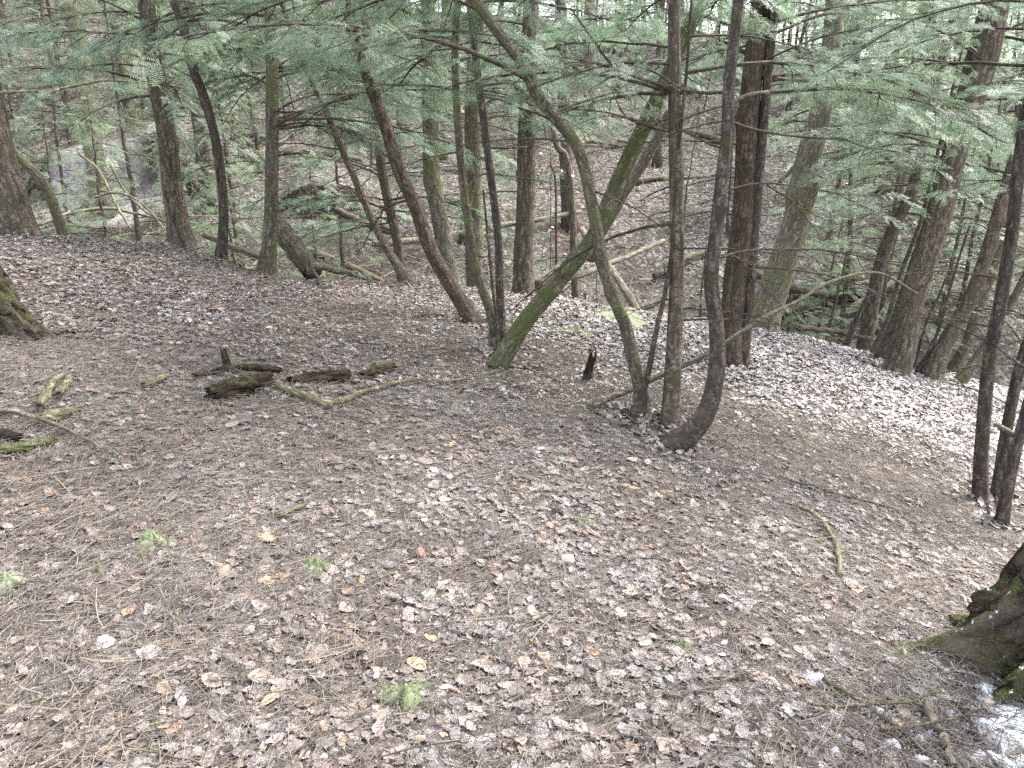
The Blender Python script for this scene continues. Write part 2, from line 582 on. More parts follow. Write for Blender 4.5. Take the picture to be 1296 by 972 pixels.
def droop_path(rg, L, up0=.15, droop=.35, wav=.05, n=9):
    t = np.linspace(0, 1, n)
    y = np.cumsum(rg.normal(0, wav, n)) * L / n * 2; y -= y[0]
    z = up0 * L * t - droop * L * t ** 2 + np.cumsum(rg.normal(0, wav * .5, n)) * L / n
    return np.stack([L * t, y, z - z[0]], 1)


LIMBS, BARE = [], []
for i in range(9):
    rg = np.random.default_rng(300 + i)
    w, f = MB(), MB()
    L = [1.5, 1.8, 2.2, 1.2, 2.5, 1.7, 2.0, 1.0, 1.4][i]
    limb_geo(w, f, None, droop_path(rg, L, rg.uniform(0, .3), rg.uniform(.15, .4)), .006 + .0045 * L, rg, .95, spr=.185)
    LIMBS.append((w.mesh('limb', BARK['twig']), f.mesh('foliage', FOL), L))
for i in range(6):
    rg = np.random.default_rng(400 + i)
    w = MB()
    L = [.6, .9, 1.3, 1.7, .45, 1.1][i]
    limb_geo(w, None, None, droop_path(rg, L, rg.uniform(-.1, .25), rg.uniform(0, .35), .09), .0045 + .0045 * L, rg, .62, bare=.3)
    BARE.append((w.mesh('bare_branch', BARK['twig']), L))


# ------------------------------------------------------------------ trees of the near slope, measured from the photograph
def trunk_path(pp, Y, lean=0.0, top=8.0, base=None):
    """pixel polyline from base to top at distance Y (lean: metres deeper per metre of height); goes on past the frame to height top"""
    if base is None:
        P = [at(pp[0][0], pp[0][1], Y)]
        P[0][2] = gz(P[0][0], P[0][1])
    else:
        P = [base]
    z0 = P[0][2]
    for px, py in pp[1:]:
        q = at(px, py, Y)
        q = at(px, py, Y + lean * (q[2] - z0))
        P.append(q)
    P = np.array(P)
    if top and P[-1][2] < z0 + top:
        d = P[-1] - P[-2]; d = d / np.linalg.norm(d)
        d2 = d * .75 + np.array([0, 0, .35]); d2 /= np.linalg.norm(d2)
        h = z0 + top - P[-1][2]
        a = P[-1] + d * h * .35 / max(d[2], .35)
        P = np.vstack([P, a, a + d2 * h * .65 / max(d2[2], .35)])
    return P


def trunk_mesh(P, r0, r1, mat, sides=14, flare=1.5, fl_h=.35, seed=0, wob=.006, step=.07, ripamp=.06, sink=.18, nm=None):
    rg = np.random.default_rng(seed + 900)
    L = np.linalg.norm(np.diff(P, axis=0), axis=1).sum()
    n = int(min(150, max(10, L / step)))
    C = spline(P, n)
    d0 = (C[1] - C[0]); d0 = .35 * d0 / np.linalg.norm(d0) + np.array([0, 0, .65]); d0 = d0 / np.linalg.norm(d0)
    C = np.vstack([C[0] - d0 * sink, C]); n += 1
    s = np.concatenate([[0], np.cumsum(np.linalg.norm(np.diff(C, axis=0), axis=1))])
    C[:, :2] += np.stack([vnoise(s, s * 0 + seed, .5), vnoise(s, s * 0 + seed + 9, .5)], 1) * wob * 2
    sm = sink + np.linalg.norm(np.diff(P[:nm], axis=0), axis=1).sum()
    rad = np.interp(s, [0, sm, s[-1]], [r0, r1, r1 * .42 if s[-1] > sm + .3 else r1 * .9])
    th = np.linspace(0, 2 * pi, sides, endpoint=False)
    lobes = 1 + .45 * np.sin(th * 3 + seed) + .3 * np.sin(th * 5 + 2 * seed)
    fl = (flare - 1) * 1.5 * np.exp(-np.maximum(s - sink, 0) / fl_h * 1.6)
    TH, SS = np.meshgrid(th, s)
    rip = 1 + ripamp * (vnoise(np.cos(TH) * 2.2 + seed, np.sin(TH) * 2.2 + SS * 1.1, .45) * 2)
    for k in range(int(L * 1.6)):
        sk, tk, ak = rg.uniform(.3, s[-1]), rg.uniform(0, 2 * pi), rg.uniform(.12, .34)
        dt = np.angle(np.exp(1j * (TH - tk))) * r0
        rip += ak * np.exp(-((SS - sk) / (.5 * r0 + .015)) ** 2 - (dt / (.35 * r0 + .01)) ** 2)
    rip += fl[:, None] * lobes[None, :]
    b = MB()
    b.tube(C, rad, sides, ripple=rip)
    return b, C, rad


TREES = {}


def tree(key, label, pp, w0, w1, mat, Y=None, lean=0.0, top=8.0, flare=1.5, limbs=(), bare=(), seed=None, name='hemlock_tree', group='trees on the near slope', explicit=(), sides=14, cat='tree', bare_n=0, limb_n=0, zr=(1.9, 6.5), bzr=(.7, 2.6), lsc=1.0, az=None, ripamp=.06):
    """pp: pixel polyline base->top; w0/w1: pixel widths at base (above the flare) and at the end of pp"""
    seed = len(TREES) + 1 if seed is None else seed
    rg = np.random.default_rng(seed * 31 + 5)
    base = hit(*pp[0]) if Y is None else None
    if base is not None:
        Y = base[1]
    P = trunk_path(pp, Y, lean, top, base)
    base = P[0].copy()
    r0 = .92 * w0 * Y / FPX / 2; r1 = .92 * w1 * Y / FPX / 2
    tm, C, rad = trunk_mesh(P, r0, r1, mat, sides, flare, seed=seed, ripamp=ripamp, nm=len(pp))
    root = obj(name, None, loc=base)
    tag(root, label, cat, group)
    obj('trunk', tm.mesh('trunk', BARK[mat], origin=base), root)
    TREES[key] = (root, C, rad, base)

    def where(z):
        i = int(np.clip(np.searchsorted(C[:, 2], base[2] + z), 1, len(C) - 1))
        return C[i], rad[i]
    for k in range(int(limb_n * 2.3)):
        z = zr[0] + (zr[1] - zr[0]) * rg.random() ** 1.7
        c, r = where(z)
        me, fo, L = LIMBS[rg.integers(len(LIMBS))]
        a = rg.uniform(-.7, pi + .7) if az is None else rg.uniform(*az)
        sc = rg.uniform(.7, 1.15) * lsc * (1.15 - .45 * z / max(top, 4))
        lo = obj('limb', me, root, c - base, (rg.uniform(-.15, .15), rg.uniform(-.32, .1), a), sc)
        obj('foliage', fo, lo)
    for k in range(bare_n):
        z = rg.uniform(*bzr)
        c, r = where(z)
        me, L = BARE[rg.integers(len(BARE))]
        obj('bare_branch', me, root, c - base, (rg.uniform(-.3, .3), rg.uniform(-.3, .2), rg.uniform(-.5, pi + .5)), rg.uniform(.5, 1.0))
    for e in explicit:
        # (pixel polyline, width px at start, depth change along it, foliage density, bare fraction)
        pl, w, dy, dens, br = e
        Q = np.array([at(px, py, Y + lean * 1.5 + dy * i / (len(pl) - 1)) for i, (px, py) in enumerate(pl)])
        j = int(np.argmin(np.linalg.norm(C - Q[0], axis=1)))
        Q[0] = C[j]
        Q = spline(Q, 4 * len(pl) + 4)
        wd, f = MB(), (MB() if dens > 0 else None)
        limb_geo(wd, f, None, Q - base, w * Y / FPX / 2, rg, dens if dens > 0 else .35, spr=.19, bare=br)
        lo = obj('limb', wd.mesh('limb', BARK['twig' if len(e) < 5 or mat != 'grey' else 'grey']), root)
        if f is not None:
            obj('foliage', f.mesh('foliage', FOL), lo)
    return root


tree('stout', 'stout straight brown trunk on the left crest, first right of the clay bank', [(228, 302), (219, 240), (210, 167), (198, 100), (185, 0)], 28, 20, 'brown', Y=9.0, limb_n=13, zr=(1.7, 7), bare_n=4, flare=1.35, explicit=[([(212, 60), (235, 30), (262, 8)], 3, .4, .5, .3)])
tree('slimleft', 'slim dark trunk just right of the stout brown one, bowed near its foot', [(279, 316), (283, 267), (275, 187), (260, 127), (248, 97), (238, 63), (230, 27), (220, 0)], 13, 11, 'dark', Y=8.6, limb_n=6, zr=(2.3, 6), bare_n=4, flare=1.3)
tree('greyleft', 'straight grey-brown trunk with split base, left of the cut leaning trunk', [(336, 340), (342, 290), (345, 187), (343, 40), (343, 0)], 19, 15, 'grey', Y=8.1, limb_n=14, zr=(1.5, 6.5), bare_n=5, flare=1.5)
tree('leftedge', 'thick leaning brown trunk at the left edge, standing on the crest', [(22, 290), (10, 240), (-6, 170), (-30, 60)], 44, 34, 'brown', Y=8.0, limb_n=7, zr=(2.5, 7), bare_n=2, flare=1.25)
tree('leanmoss', 'short grey trunk leaning left behind the left crest, under green sprays', [(86, 292), (62, 245), (30, 205), (0, 178)], 15, 12, 'grey', Y=9.4, limb_n=0, top=0, bare_n=3, bzr=(.4, 1.0))
tree('redlean', 'leaning red-brown trunk, foot left of the three-stem clump', [(600, 410), (549, 323), (525, 260), (504, 213), (487, 157), (474, 120), (465, 93), (445, 33), (438, 0)], 21, 15, 'red', limb_n=7, zr=(2.4, 6.5), bare_n=9, bzr=(1.0, 2.4), flare=1.25)
tree('paleyellow', 'pale yellowish trunk with peeling bark right of the red-brown leaner', [(574, 362), (565, 320), (555, 267), (546, 217), (544, 133), (542, 33), (541, 0)], 26, 17, 'pale', Y=9.6, limb_n=9, zr=(2.6, 7), bare_n=4)
tree('clumpthin', 'thin dark stem, left one of the two uprights in the middle clump', [(626, 446), (625, 407), (602, 341), (592, 283), (584, 217), (579, 150), (577, 67), (578, 0)], 14, 9, 'grey', limb_n=5, zr=(2.2, 5), bare_n=3, top=6, flare=1.3, sides=10,
     explicit=[([(577, 52), (560, 47), (530, 47), (490, 56), (432, 66)], 3.2, -.3, .25, .5), ([(578, 117), (540, 108), (490, 107), (440, 100)], 3.0, .4, .22, .5), ([(592, 240), (610, 221), (660, 225), (735, 240)], 2.6, .3, 0, .3)])
tree('clumpthin2', 'thin dark stem, right one of the two uprights in the middle clump', [(633, 452), (633, 400), (632, 357), (630, 300), (622, 233), (614, 167), (607, 110), (600, 50), (595, 0)], 12, 9, 'dark', limb_n=5, zr=(2.2, 5), bare_n=3, top=6, flare=1.35, sides=10,
     explicit=[([(607, 103), (650, 104), (690, 101), (735, 99)], 3.4, .5, .3, .4), ([(614, 132), (630, 125), (665, 140), (720, 146), (790, 149), (850, 172)], 3.2, .6, .25, .4), ([(616, 186), (655, 187), (690, 182), (715, 172)], 2.6, .3, 0, .3)])
tree('mossyback', 'pale mossy trunk partly hidden behind the two thin clump stems', [(600, 356), (600, 300), (599, 220), (599, 130), (605, 33), (607, 0)], 24, 20, 'pale', Y=10.4, limb_n=9, zr=(2.8, 7.5), bare_n=3)
tree('clumpthird', 'third stem of the middle clump, whip-thin and short between the two uprights', [(633, 456), (628, 400), (622, 340), (617, 290), (612, 240)], 5, 3, 'dark', bare_n=2, top=0, sides=7, name='sapling_stem', cat='sapling', bzr=(.4, 1.0))
tree('ridged', 'straight ridged trunk standing on the crest right of the clump', [(662, 362), (663, 320), (665, 267), (667, 167), (671, 67), (672, 0)], 29, 20, 'brown', Y=9.4, limb_n=9, zr=(2.5, 7), bare_n=10, bzr=(.8, 2.5), flare=1.2)
tree('mossy', 'green mossy trunk leaning steeply right from the middle clump', [(629, 466), (659, 414), (699, 367), (732, 327), (752, 300), (782, 233), (805, 183), (825, 140), (839, 110), (856, 70)], 26, 19, 'moss', lean=.0, limb_n=5, zr=(2.6, 5), bare_n=0, top=6, flare=1.15, ripamp=.09)
tree('elbow', 'grey trunk that bends left at an elbow, right of the mossy leaner', [(814, 528), (811, 490), (802, 457), (790, 410), (782, 391), (765, 341), (758, 300), (747, 250), (735, 200), (722, 173), (699, 147), (679, 120), (655, 73), (639, 53), (612, 15)], 20, 13, 'grey', limb_n=5, zr=(2.0, 4.5), bare_n=5, bzr=(1.3, 2.2), top=4.6, flare=1.25, explicit=[([(700, 148), (735, 130), (790, 115), (840, 120)], 3, .6, .35, .3)])
tree('crossing', 'slender dark stem crossing behind the long fallen pole', [(793, 535), (815, 491), (829, 424), (842, 367), (850, 315), (856, 240)], 9, 5, 'dark', limb_n=1, zr=(1.8, 2.6), top=3.2, bare_n=3, sides=8)
tree('upright', 'straight brown trunk with small stubs just left of the curved one', [(847, 540), (850, 480), (855, 424), (858, 323), (855, 200), (854, 100), (853, 0)], 24, 15, 'brown', limb_n=6, zr=(1.9, 6), bare_n=12, bzr=(.5, 2.2), flare=1.3,
     explicit=[([(855, 123), (836, 108), (805, 97), (775, 82), (752, 52), (722, 10)], 5, -.3, .4, .35), ([(856, 172), (820, 160), (792, 147), (772, 110)], 3, .3, .25, .4)])
tree('curved', 'dark trunk curving up like a hook from the needle-covered slope', [(845, 566), (860, 557), (880, 541), (897, 511), (907, 462), (906, 407), (901, 357), (907, 300), (914, 233), (921, 167), (922, 113), (925, 83), (936, 0)], 27, 13, 'dark', limb_n=6, zr=(2.3, 5.5), bare_n=6, bzr=(.8, 2.0), top=6.5, flare=1.3,
     explicit=[([(922, 130), (944, 122), (974, 117), (1014, 114), (1064, 112), (1114, 118), (1164, 128), (1207, 143), (1260, 175)], 6.5, .5, .55, .2),
               ([(921, 158), (950, 163), (987, 170), (1037, 175), (1064, 175), (1091, 185), (1131, 193), (1185, 215)], 4, .7, .3, .4),
               ([(922, 118), (890, 117), (864, 112), (830, 92), (790, 78)], 4.5, .3, .35, .3),
               ([(912, 235), (960, 232), (1010, 236), (1075, 247), (1130, 247)], 2.6, .9, .18, .4)])
tree('redpair', 'large red-brown trunk right behind the curved one, paired with a darker stem', [(925, 462), (927, 391), (941, 267), (947, 150), (960, 30), (964, 0)], 36, 23, 'red', limb_n=8, zr=(2.4, 7), bare_n=12, bzr=(.6, 2.3), flare=1.3)
tree('redpair2', 'darker slim stem pressed against the right side of the large red-brown trunk', [(939, 466), (943, 424), (950, 350), (956, 267), (966, 150), (975, 60)], 16, 11, 'dark', limb_n=3, zr=(2.5, 5), bare_n=4, top=6, flare=1.2)
tree('paleflare', 'pale trunk leaning right with broad flared foot beside the gully', [(960, 404), (984, 351), (1007, 283), (1021, 213), (1037, 150), (1044, 110), (1054, 50), (1057, 0)], 44, 22, 'pale', Y=10.2, limb_n=11, zr=(2.8, 7.5), bare_n=8, bzr=(1, 2.8), flare=1.35)
tree('gullyright', 'dark trunk with spread roots standing beyond the crest, right of the gully', [(1093, 424), (1103, 391), (1113, 341), (1130, 290), (1154, 240), (1175, 150)], 23, 12, 'dark', Y=11.3, limb_n=9, zr=(2.2, 5), bare_n=8, bzr=(.5, 2.3), flare=1.7)
tree('broadback', 'dark trunk tucked close behind the left of the broad leaning one', [(1119, 446), (1140, 391), (1160, 330), (1185, 250), (1215, 130)], 18, 13, 'dark', Y=8.9, limb_n=4, zr=(2.5, 6), bare_n=4)
tree('broad', 'broad dark trunk leaning right, foot on the pale leaf slope', [(1130, 472), (1141, 451), (1157, 374), (1176, 317), (1191, 267), (1204, 217), (1217, 167), (1247, 83), (1260, 20), (1264, 0)], 32, 25, 'brown', limb_n=11, zr=(2.3, 7), bare_n=22, bzr=(.5, 2.2), flare=1.15)
tree('rowone', 'leaning brown trunk, first in the row right of the broad dark one', [(1177, 481), (1197, 434), (1221, 391), (1241, 344), (1257, 293), (1276, 230), (1300, 140)], 22, 14, 'brown', limb_n=6, zr=(2.2, 6), bare_n=10, bzr=(.5, 2))
tree('rowtwo', 'thinner leaning trunk close behind the first in the right-hand row', [(1206, 474), (1227, 424), (1244, 374), (1256, 344), (1276, 267), (1290, 207)], 14, 9, 'brown', limb_n=3, zr=(2.4, 5), bare_n=8, bzr=(.5, 2), top=6)
tree('rowthree', 'grey trunk leaning farthest right, crossing behind the near stems', [(1213, 486), (1241, 447), (1264, 411), (1294, 357), (1325, 290)], 13, 9, 'grey', limb_n=4, zr=(2.2, 5), bare_n=5, bzr=(.5, 2), top=5.5)
tree('nearone', 'tallest upright dark stem of the near clump at the right edge', [(1241, 636), (1245, 524), (1253, 451), (1263, 401), (1272, 341), (1281, 280), (1292, 200), (1310, 90)], 20, 14, 'dark', limb_n=4, zr=(2.1, 4), bare_n=6, bzr=(.6, 1.7), top=5.5, flare=1.2, lsc=.7)
tree('neartwo', 'middle dark stem of the near right-edge clump, leaning right', [(1260, 634), (1275, 541), (1291, 467), (1306, 420), (1338, 310)], 17, 13, 'dark', limb_n=3, zr=(1.9, 4), bare_n=4, bzr=(.5, 1.6), top=5, flare=1.2, lsc=.7)
tree('nearthree', 'nearest dark stem of the right-edge clump, cut by the frame', [(1267, 668), (1284, 574), (1298, 520), (1322, 440)], 17, 14, 'dark', limb_n=2, zr=(2.0, 3.5), bare_n=2, bzr=(.5, 1.5), top=4.5, flare=1.2, lsc=.7)
tree('leftlean', 'thin bare brown trunk leaning left, left of the red-brown leaner', [(517, 370), (505, 340), (482, 300), (459, 250), (435, 193), (412, 140)], 12, 8, 'brown', Y=8.3, limb_n=2, zr=(2, 3.5), bare_n=5, top=4, sides=10)
tree('behindlean', 'slim straight trunk in the dip behind the thin left-leaning one', [(512, 350), (505, 320), (492, 260), (482, 207), (472, 120), (466, 60)], 15, 11, 'brown', Y=11.0, limb_n=12, zr=(1.7, 7), bare_n=4, sides=10)
tree('backthin', 'thin brown trunk behind the elbow trunk, leaning left', [(738, 300), (722, 233), (705, 183), (694, 130)], 12, 8, 'brown', Y=14, limb_n=5, zr=(2.0, 5), bare_n=4, top=6, sides=10)
tree('thinstem', 'thin upright dead stem seen between ridged trunk and elbow trunk', [(706, 300), (704, 255), (697, 205)], 4, 3, 'dark', Y=13.5, limb_n=0, bare_n=3, bzr=(.5, 1.4), top=1.6, sides=6, name='dead_stem')
tree('poleone', 'leaning thin pole left of the broad dark trunk', [(1102, 453), (1124, 401), (1140, 345), (1165, 280), (1180, 220)], 7, 5, 'grey', Y=9.3, bare_n=5, top=4, sides=7, limb_n=2, zr=(2.4, 3.8))
tree('poletwo', 'leaning dead stick propped against roots right of the gully', [(1067, 438), (1081, 411), (1095, 380), (1118, 330)], 9, 5, 'dark', Y=9.8, bare_n=2, top=0, sides=7, name='dead_stem')
tree('sapone', 'whip-thin dark sapling right of the broad trunk foot', [(1158, 474), (1185, 425), (1208, 345), (1228, 285)], 5, 3, 'dark', bare_n=2, top=0, sides=6, name='sapling_stem', cat='sapling', bzr=(.6, 1.4))
tree('saptwo', 'second whip-thin sapling, straighter, behind the broad trunk foot', [(1157, 468), (1172, 410), (1190, 370), (1205, 330)], 4, 2.5, 'dark', bare_n=1, top=0, sides=6, name='sapling_stem', cat='sapling', bzr=(.6, 1.2))
tree('backright', 'thin dark trunk standing beyond the gully right of the pale flared trunk', [(1071, 388), (1074, 330), (1076, 250), (1078, 180)], 8, 6, 'dark', Y=15, limb_n=5, zr=(1.6, 5), bare_n=3, top=6, sides=8)

# the two close trees cut by the frame: root flares modelled by angle
def big_tree(label, bx, by, r_trunk, height, flare_r, mat, seed, lobes, lean=(0, 0), snowy=False, limb_n=6):
    z0 = gz(bx, by)
    rg = np.random.default_rng(seed)
    na, nh = 160, 130
    th = np.linspace(0, 2 * pi, na, endpoint=False)
    hs = np.concatenate([np.linspace(-.12, 1.1, 80), np.linspace(1.16, height, nh - 80)])
    H, TH = np.meshgrid(hs, th, indexing='ij')
    lob = np.zeros(na)
    for a, amp, wd in lobes:
        dd = np.angle(np.exp(1j * (th - a)))
        lob += amp * np.exp(-(dd / wd) ** 2)
    hh = np.maximum(H, 0)
    Rr = r_trunk * (1 - .4 * hh / height) + flare_r * lob[None, :] * np.exp(-hh / .22) + .5 * flare_r * lob[None, :] * np.exp(-hh / .5) * .5
    a1 = vnoise(np.cos(TH) * 3.1 + seed, np.sin(TH) * 3.1 + H * .5, .35)
    a2 = vnoise(np.cos(TH) * 3.1 + 5, np.sin(TH) * 3.1 + H * 1.6 + seed, .12)
    a3 = vnoise(np.cos(TH) * 3.1 + 9 + H * .8, np.sin(TH) * 3.1 + H * .9 + seed, .2)
    ridge = (1 - 2 * np.abs(a1)) * .06 + a2 * .035 - .07 * np.exp(-(a3 / .06) ** 2) * np.exp(-hh / .8)
    Rr = Rr * (1 + 0) + ridge * (.6 + 1.6 * np.exp(-hh / .35))
    X = bx + Rr * np.cos(TH) + lean[0] * hh; Yy = by + Rr * np.sin(TH) + lean[1] * hh
    zg = ground(X, Yy)
    Z = z0 + H
    low = np.exp(-hh / .3)
    Z = Z + (zg - z0) * low
    b = MB()
    i = np.arange(nh - 1)[:, None] * na; j = np.arange(na)[None, :]
    q = np.stack([i + j, i + (j + 1) % na, i + na + (j + 1) % na, i + na + j], -1).reshape(-1, 4)
    bc = np.stack([r_trunk * np.cos(TH) * 1.3, r_trunk * np.sin(TH) * 1.3, H + Rr * .4], -1).reshape(-1, 3)
    b.add(np.stack([X, Yy, Z], -1).reshape(-1, 3), q, bc=bc)
    base = np.array([bx, by, z0])
    root = tag(obj('hemlock_tree', None, loc=base), label, 'tree', 'trees on the near slope')
    obj('trunk', b.mesh('trunk', mat, origin=base), root)
    for k in range(int(limb_n * 2.3)):
        z = rg.uniform(3.2, height - .5)
        me, fo, L = LIMBS[rg.integers(len(LIMBS))]
        lo = obj('limb', me, root, (lean[0] * z, lean[1] * z, z), (rg.uniform(-.15, .15), rg.uniform(-.1, .25), rg.uniform(0, 6.28)), rg.uniform(.8, 1.2))
        obj('foliage', fo, lo)
    return root, base


def mat_rootbark(name, snow):
    k = N(name)
    p = k.pos()
    bc = k.attr('bc')
    up = k.up()
    fis = k.noise(k.vmul(bc, (1, 1, .3)), 26, 5, .65, .7)
    c = k.mix(k.ramp(fis, .36, .64), (.016, .013, .01), (.10, .08, .06))
    c = k.mix(k.math('MULTIPLY', k.ramp(k.noise(p, 70, 4, .7), .52, .7), .6), c, (.19, .155, .12))
    ms = k.math('MULTIPLY', k.ramp(k.math('ADD', k.noise(p, 7, 5, .7), k.math('MULTIPLY', up, .22)), .56, .70), .9)
    mc = k.mix(k.ramp(k.noise(p, 130, 3, .7), .4, .65), (.03, .034, .012), (.11, .12, .042))
    c = k.mix(ms, c, mc)
    if snow:
        sn = k.math('MULTIPLY', k.ramp(k.noise(p, 24, 4, .65), .62, .66), k.ramp(up, .3, .6))
        c = k.mix(sn, c, (.62, .65, .68))
    return k.bsdf(c, .9, k.bump(k.math('ADD', fis, k.math('MULTIPLY', k.noise(p, 150, 3), .35)), .9, .02), .15)


RB1 = mat_rootbark('root_bark_snowy', True)
RB2 = mat_rootbark('root_bark', False)
pR = hit(1250, 875) + [.37, .12, 0]
big_tree('large mossy root flare with snow in its folds at the lower right corner', pR[0], pR[1], .17, 7, .36, RB1, 11,
         [(pi * .97, .8, .17), (pi * 1.14, .5, .09), (pi * 1.27, .75, .12), (pi * 1.42, .5, .1), (pi * 1.56, .65, .12), (pi * .72, .4, .2), (0, .6, .4), (.9, .7, .3), (-.6, .6, .3)], lean=(.1, .02))
pL = hit(-14, 425) + [-.2, .1, 0]
big_tree('dark trunk with mossy root foot cut off by the left edge', pL[0], pL[1], .15, 8, .30, RB2, 23,
         [(-.1, .95, .3), (-.9, .7, .4), (.9, .5, .3), (2.2, .7, .4), (3.5, .7, .4)], lean=(-.03, 0), limb_n=4)

# long limb reaching in from the tree at the left edge
lr, lC, lrad, lbase = TREES['leftedge']
rg = np.random.default_rng(77)
Q = spline(np.array([at(-60, 130, 8.0), at(0, 118, 7.4), at(60, 115, 6.8), at(110, 106, 6.5), at(140, 102, 6.4), at(200, 108, 6.3), at(221, 120, 6.3), at(217, 126, 6.3)]), 34)
w, f = MB(), MB()
limb_geo(w, f, None, Q - lbase, .022, rg, .12, spr=.2, bare=.5)
lo = obj('limb', w.mesh('limb', BARK['stick']), lr)
obj('foliage', f.mesh('foliage', FOL), lo)

# ------------------------------------------------------------------ trees beyond the gully: prototypes, then copies
def proto_tree(seed, H, z0, r, nl, bar, kind):
    lod = 'hi' if kind == 'bush' else 'lo'
    rg = np.random.default_rng(seed)
    tb = MB()
    n = 26
    t = np.linspace(0, 1, n)
    px = np.cumsum(rg.normal(0, .025, n)) * H / 10; py = np.cumsum(rg.normal(0, .025, n)) * H / 10
    px -= px[0]; py -= py[0]
    C = np.stack([px, py, H * t - .3 * (t == 0)], 1)
    rad = r * (1 - .85 * t) * (1 + .45 * np.exp(-t * H / .3))
    tb.tube(C, rad, 9)
    wd = MB()
    for k in range(nl):
        f = ((k + rg.random()) / nl)
        z = z0 + (H - z0) * f ** 1.15
        i = min(int(z / H * (n - 1)), n - 2)
        L = (.28 + .72 * (1 - f)) * min(2.6, H * .24) * rg.uniform(.6, 1.15)
        a = rg.uniform(0, 2 * pi)
        pth = droop_path(rg, L, rg.uniform(0, .3), rg.uniform(.2, .5), .05, 6)
        ca, sa = cos(a), sin(a)
        pth = np.stack([pth[:, 0] * ca - pth[:, 1] * sa, pth[:, 0] * sa + pth[:, 1] * ca, pth[:, 2]], 1) + C[i] + [0, 0, z - C[i][2]]
        limb_geo(wd, wd, None, pth, .008 + .006 * L, rg, 1.0 if lod == 'lo' else .7, lod, spr=.3 if lod == 'lo' else .2, bare=.15, wmat=0, fmat=1)
    for k in range(bar):
        z = rg.uniform(.4, max(z0, H * .35)); i = min(int(z / H * (n - 1)), n - 2)
        a = rg.uniform(0, 2 * pi); L = rg.uniform(.5, 1.6)
        pth = droop_path(rg, L, rg.uniform(-.1, .2), rg.uniform(0, .3), .1, 6)
        ca, sa = cos(a), sin(a)
        pth = np.stack([pth[:, 0] * ca - pth[:, 1] * sa, pth[:, 0] * sa + pth[:, 1] * ca, pth[:, 2]], 1) + C[i] + [0, 0, z - C[i][2]]
        limb_geo(wd, None, None, pth, .008, rg, .5, 'lo', bare=.3)
    return tb, wd


PROTO = {'tall': [], 'young': [], 'bush': []}
for i in range(4):
    tb, wd = proto_tree(500 + i, 12 + i, 2.2 + .5 * i, .15 + .02 * i, 30, 16, 'tall')
    PROTO['tall'].append((tb.mesh('trunk', BARK[['brown', 'grey', 'dark', 'pale'][i]]), wd.mesh('crown', [BARK['twig'], FOLFAR])))
for i in range(4):
    tb, wd = proto_tree(520 + i, 6.5 + i * .6, .9, .055 + .008 * i, 40, 8, 'young')
    PROTO['young'].append((tb.mesh('trunk', BARK['dark']), wd.mesh('crown', [BARK['twig'], FOLFAR])))
for i in range(3):
    tb, wd = proto_tree(540 + i, 2.9 + i * .5, .15, .035, 26, 3, 'bush')
    PROTO['bush'].append((tb.mesh('trunk', BARK['dark']), wd.mesh('crown', [BARK['twig'], FOLFAR])))

MARK = [(-200, 'left frame edge'), (205, 'stout brown trunk'), (344, 'straight grey-brown trunk'), (500, 'red-brown leaner'), (666, 'straight ridged trunk'), (795, 'mossy leaner'), (918, 'hooked dark trunk'), (1030, 'pale leaning trunk'), (1200, 'broad dark trunk'), (1500, 'right frame edge')]
ORD = ['first', 'second', 'third', 'fourth', 'fifth', 'sixth', 'seventh', 'eighth', 'ninth', 'tenth', 'eleventh', 'twelfth', 'thirteenth', 'fourteenth', 'fifteenth', 'sixteenth', 'seventeenth', 'eighteenth', 'nineteenth', 'twentieth', 'twenty-first', 'twenty-second', 'twenty-third', 'twenty-fourth', 'twenty-fifth', 'twenty-sixth', 'twenty-seventh', 'twenty-eighth', 'twenty-ninth', 'thirtieth'] + ['thirty-' + w for w in ('first', 'second', 'third', 'fourth', 'fifth', 'sixth', 'seventh', 'eighth', 'ninth')] + ['fortieth'] + ['forty-' + w for w in ('first', 'second', 'third', 'fourth', 'fifth', 'sixth', 'seventh', 'eighth', 'ninth')] + ['fiftieth'] + ['fifty-' + w for w in ('first', 'second', 'third', 'fourth', 'fifth', 'sixth', 'seventh', 'eighth', 'ninth')]
KW = {'tall': 'tall far hemlock', 'young': 'young far hemlock', 'bush': 'bushy hemlock sapling'}
far = []
rg = np.random.default_rng(2024)
for kind, num, yr, md, sc in (('tall', 40, (15, 46), 2.3, (.75, 1.15)), ('young', 165, (14.5, 48), 1.25, (.7, 1.15)), ('bush', 34, (14.0, 34), 1.3, (.7, 1.3)), ('ridge', 44, (42, 58), 1.5, (.9, 1.5))):
    got, tries = 0, 0
    while got < num and tries < 4000:
        tries += 1
        y = rg.uniform(*yr) if kind != 'tall' else yr[0] + (yr[1] - yr[0]) * rg.random() ** .8
        x = rg.uniform(-.78, .78) * y
        if kind in ('young', 'bush') and y < 30 and -.29 < x / y < .42 and rg.random() < .93:
            continue
        if kind == 'tall' and y < 21 and -.25 < x / y < .4 and rg.random() < .6:
            continue
        if any((x - f_[1]) ** 2 + (y - f_[2]) ** 2 < md * md for f_ in far):
            continue
        kn = kind
        if kind == 'ridge':
            kn = 'young'
        far.append((kn, x, y, rg.integers(len(PROTO[kn])), rg.uniform(*sc), rg.uniform(0, 6.28), rg.normal(0, .05), rg.normal(0, .05)))
        got += 1
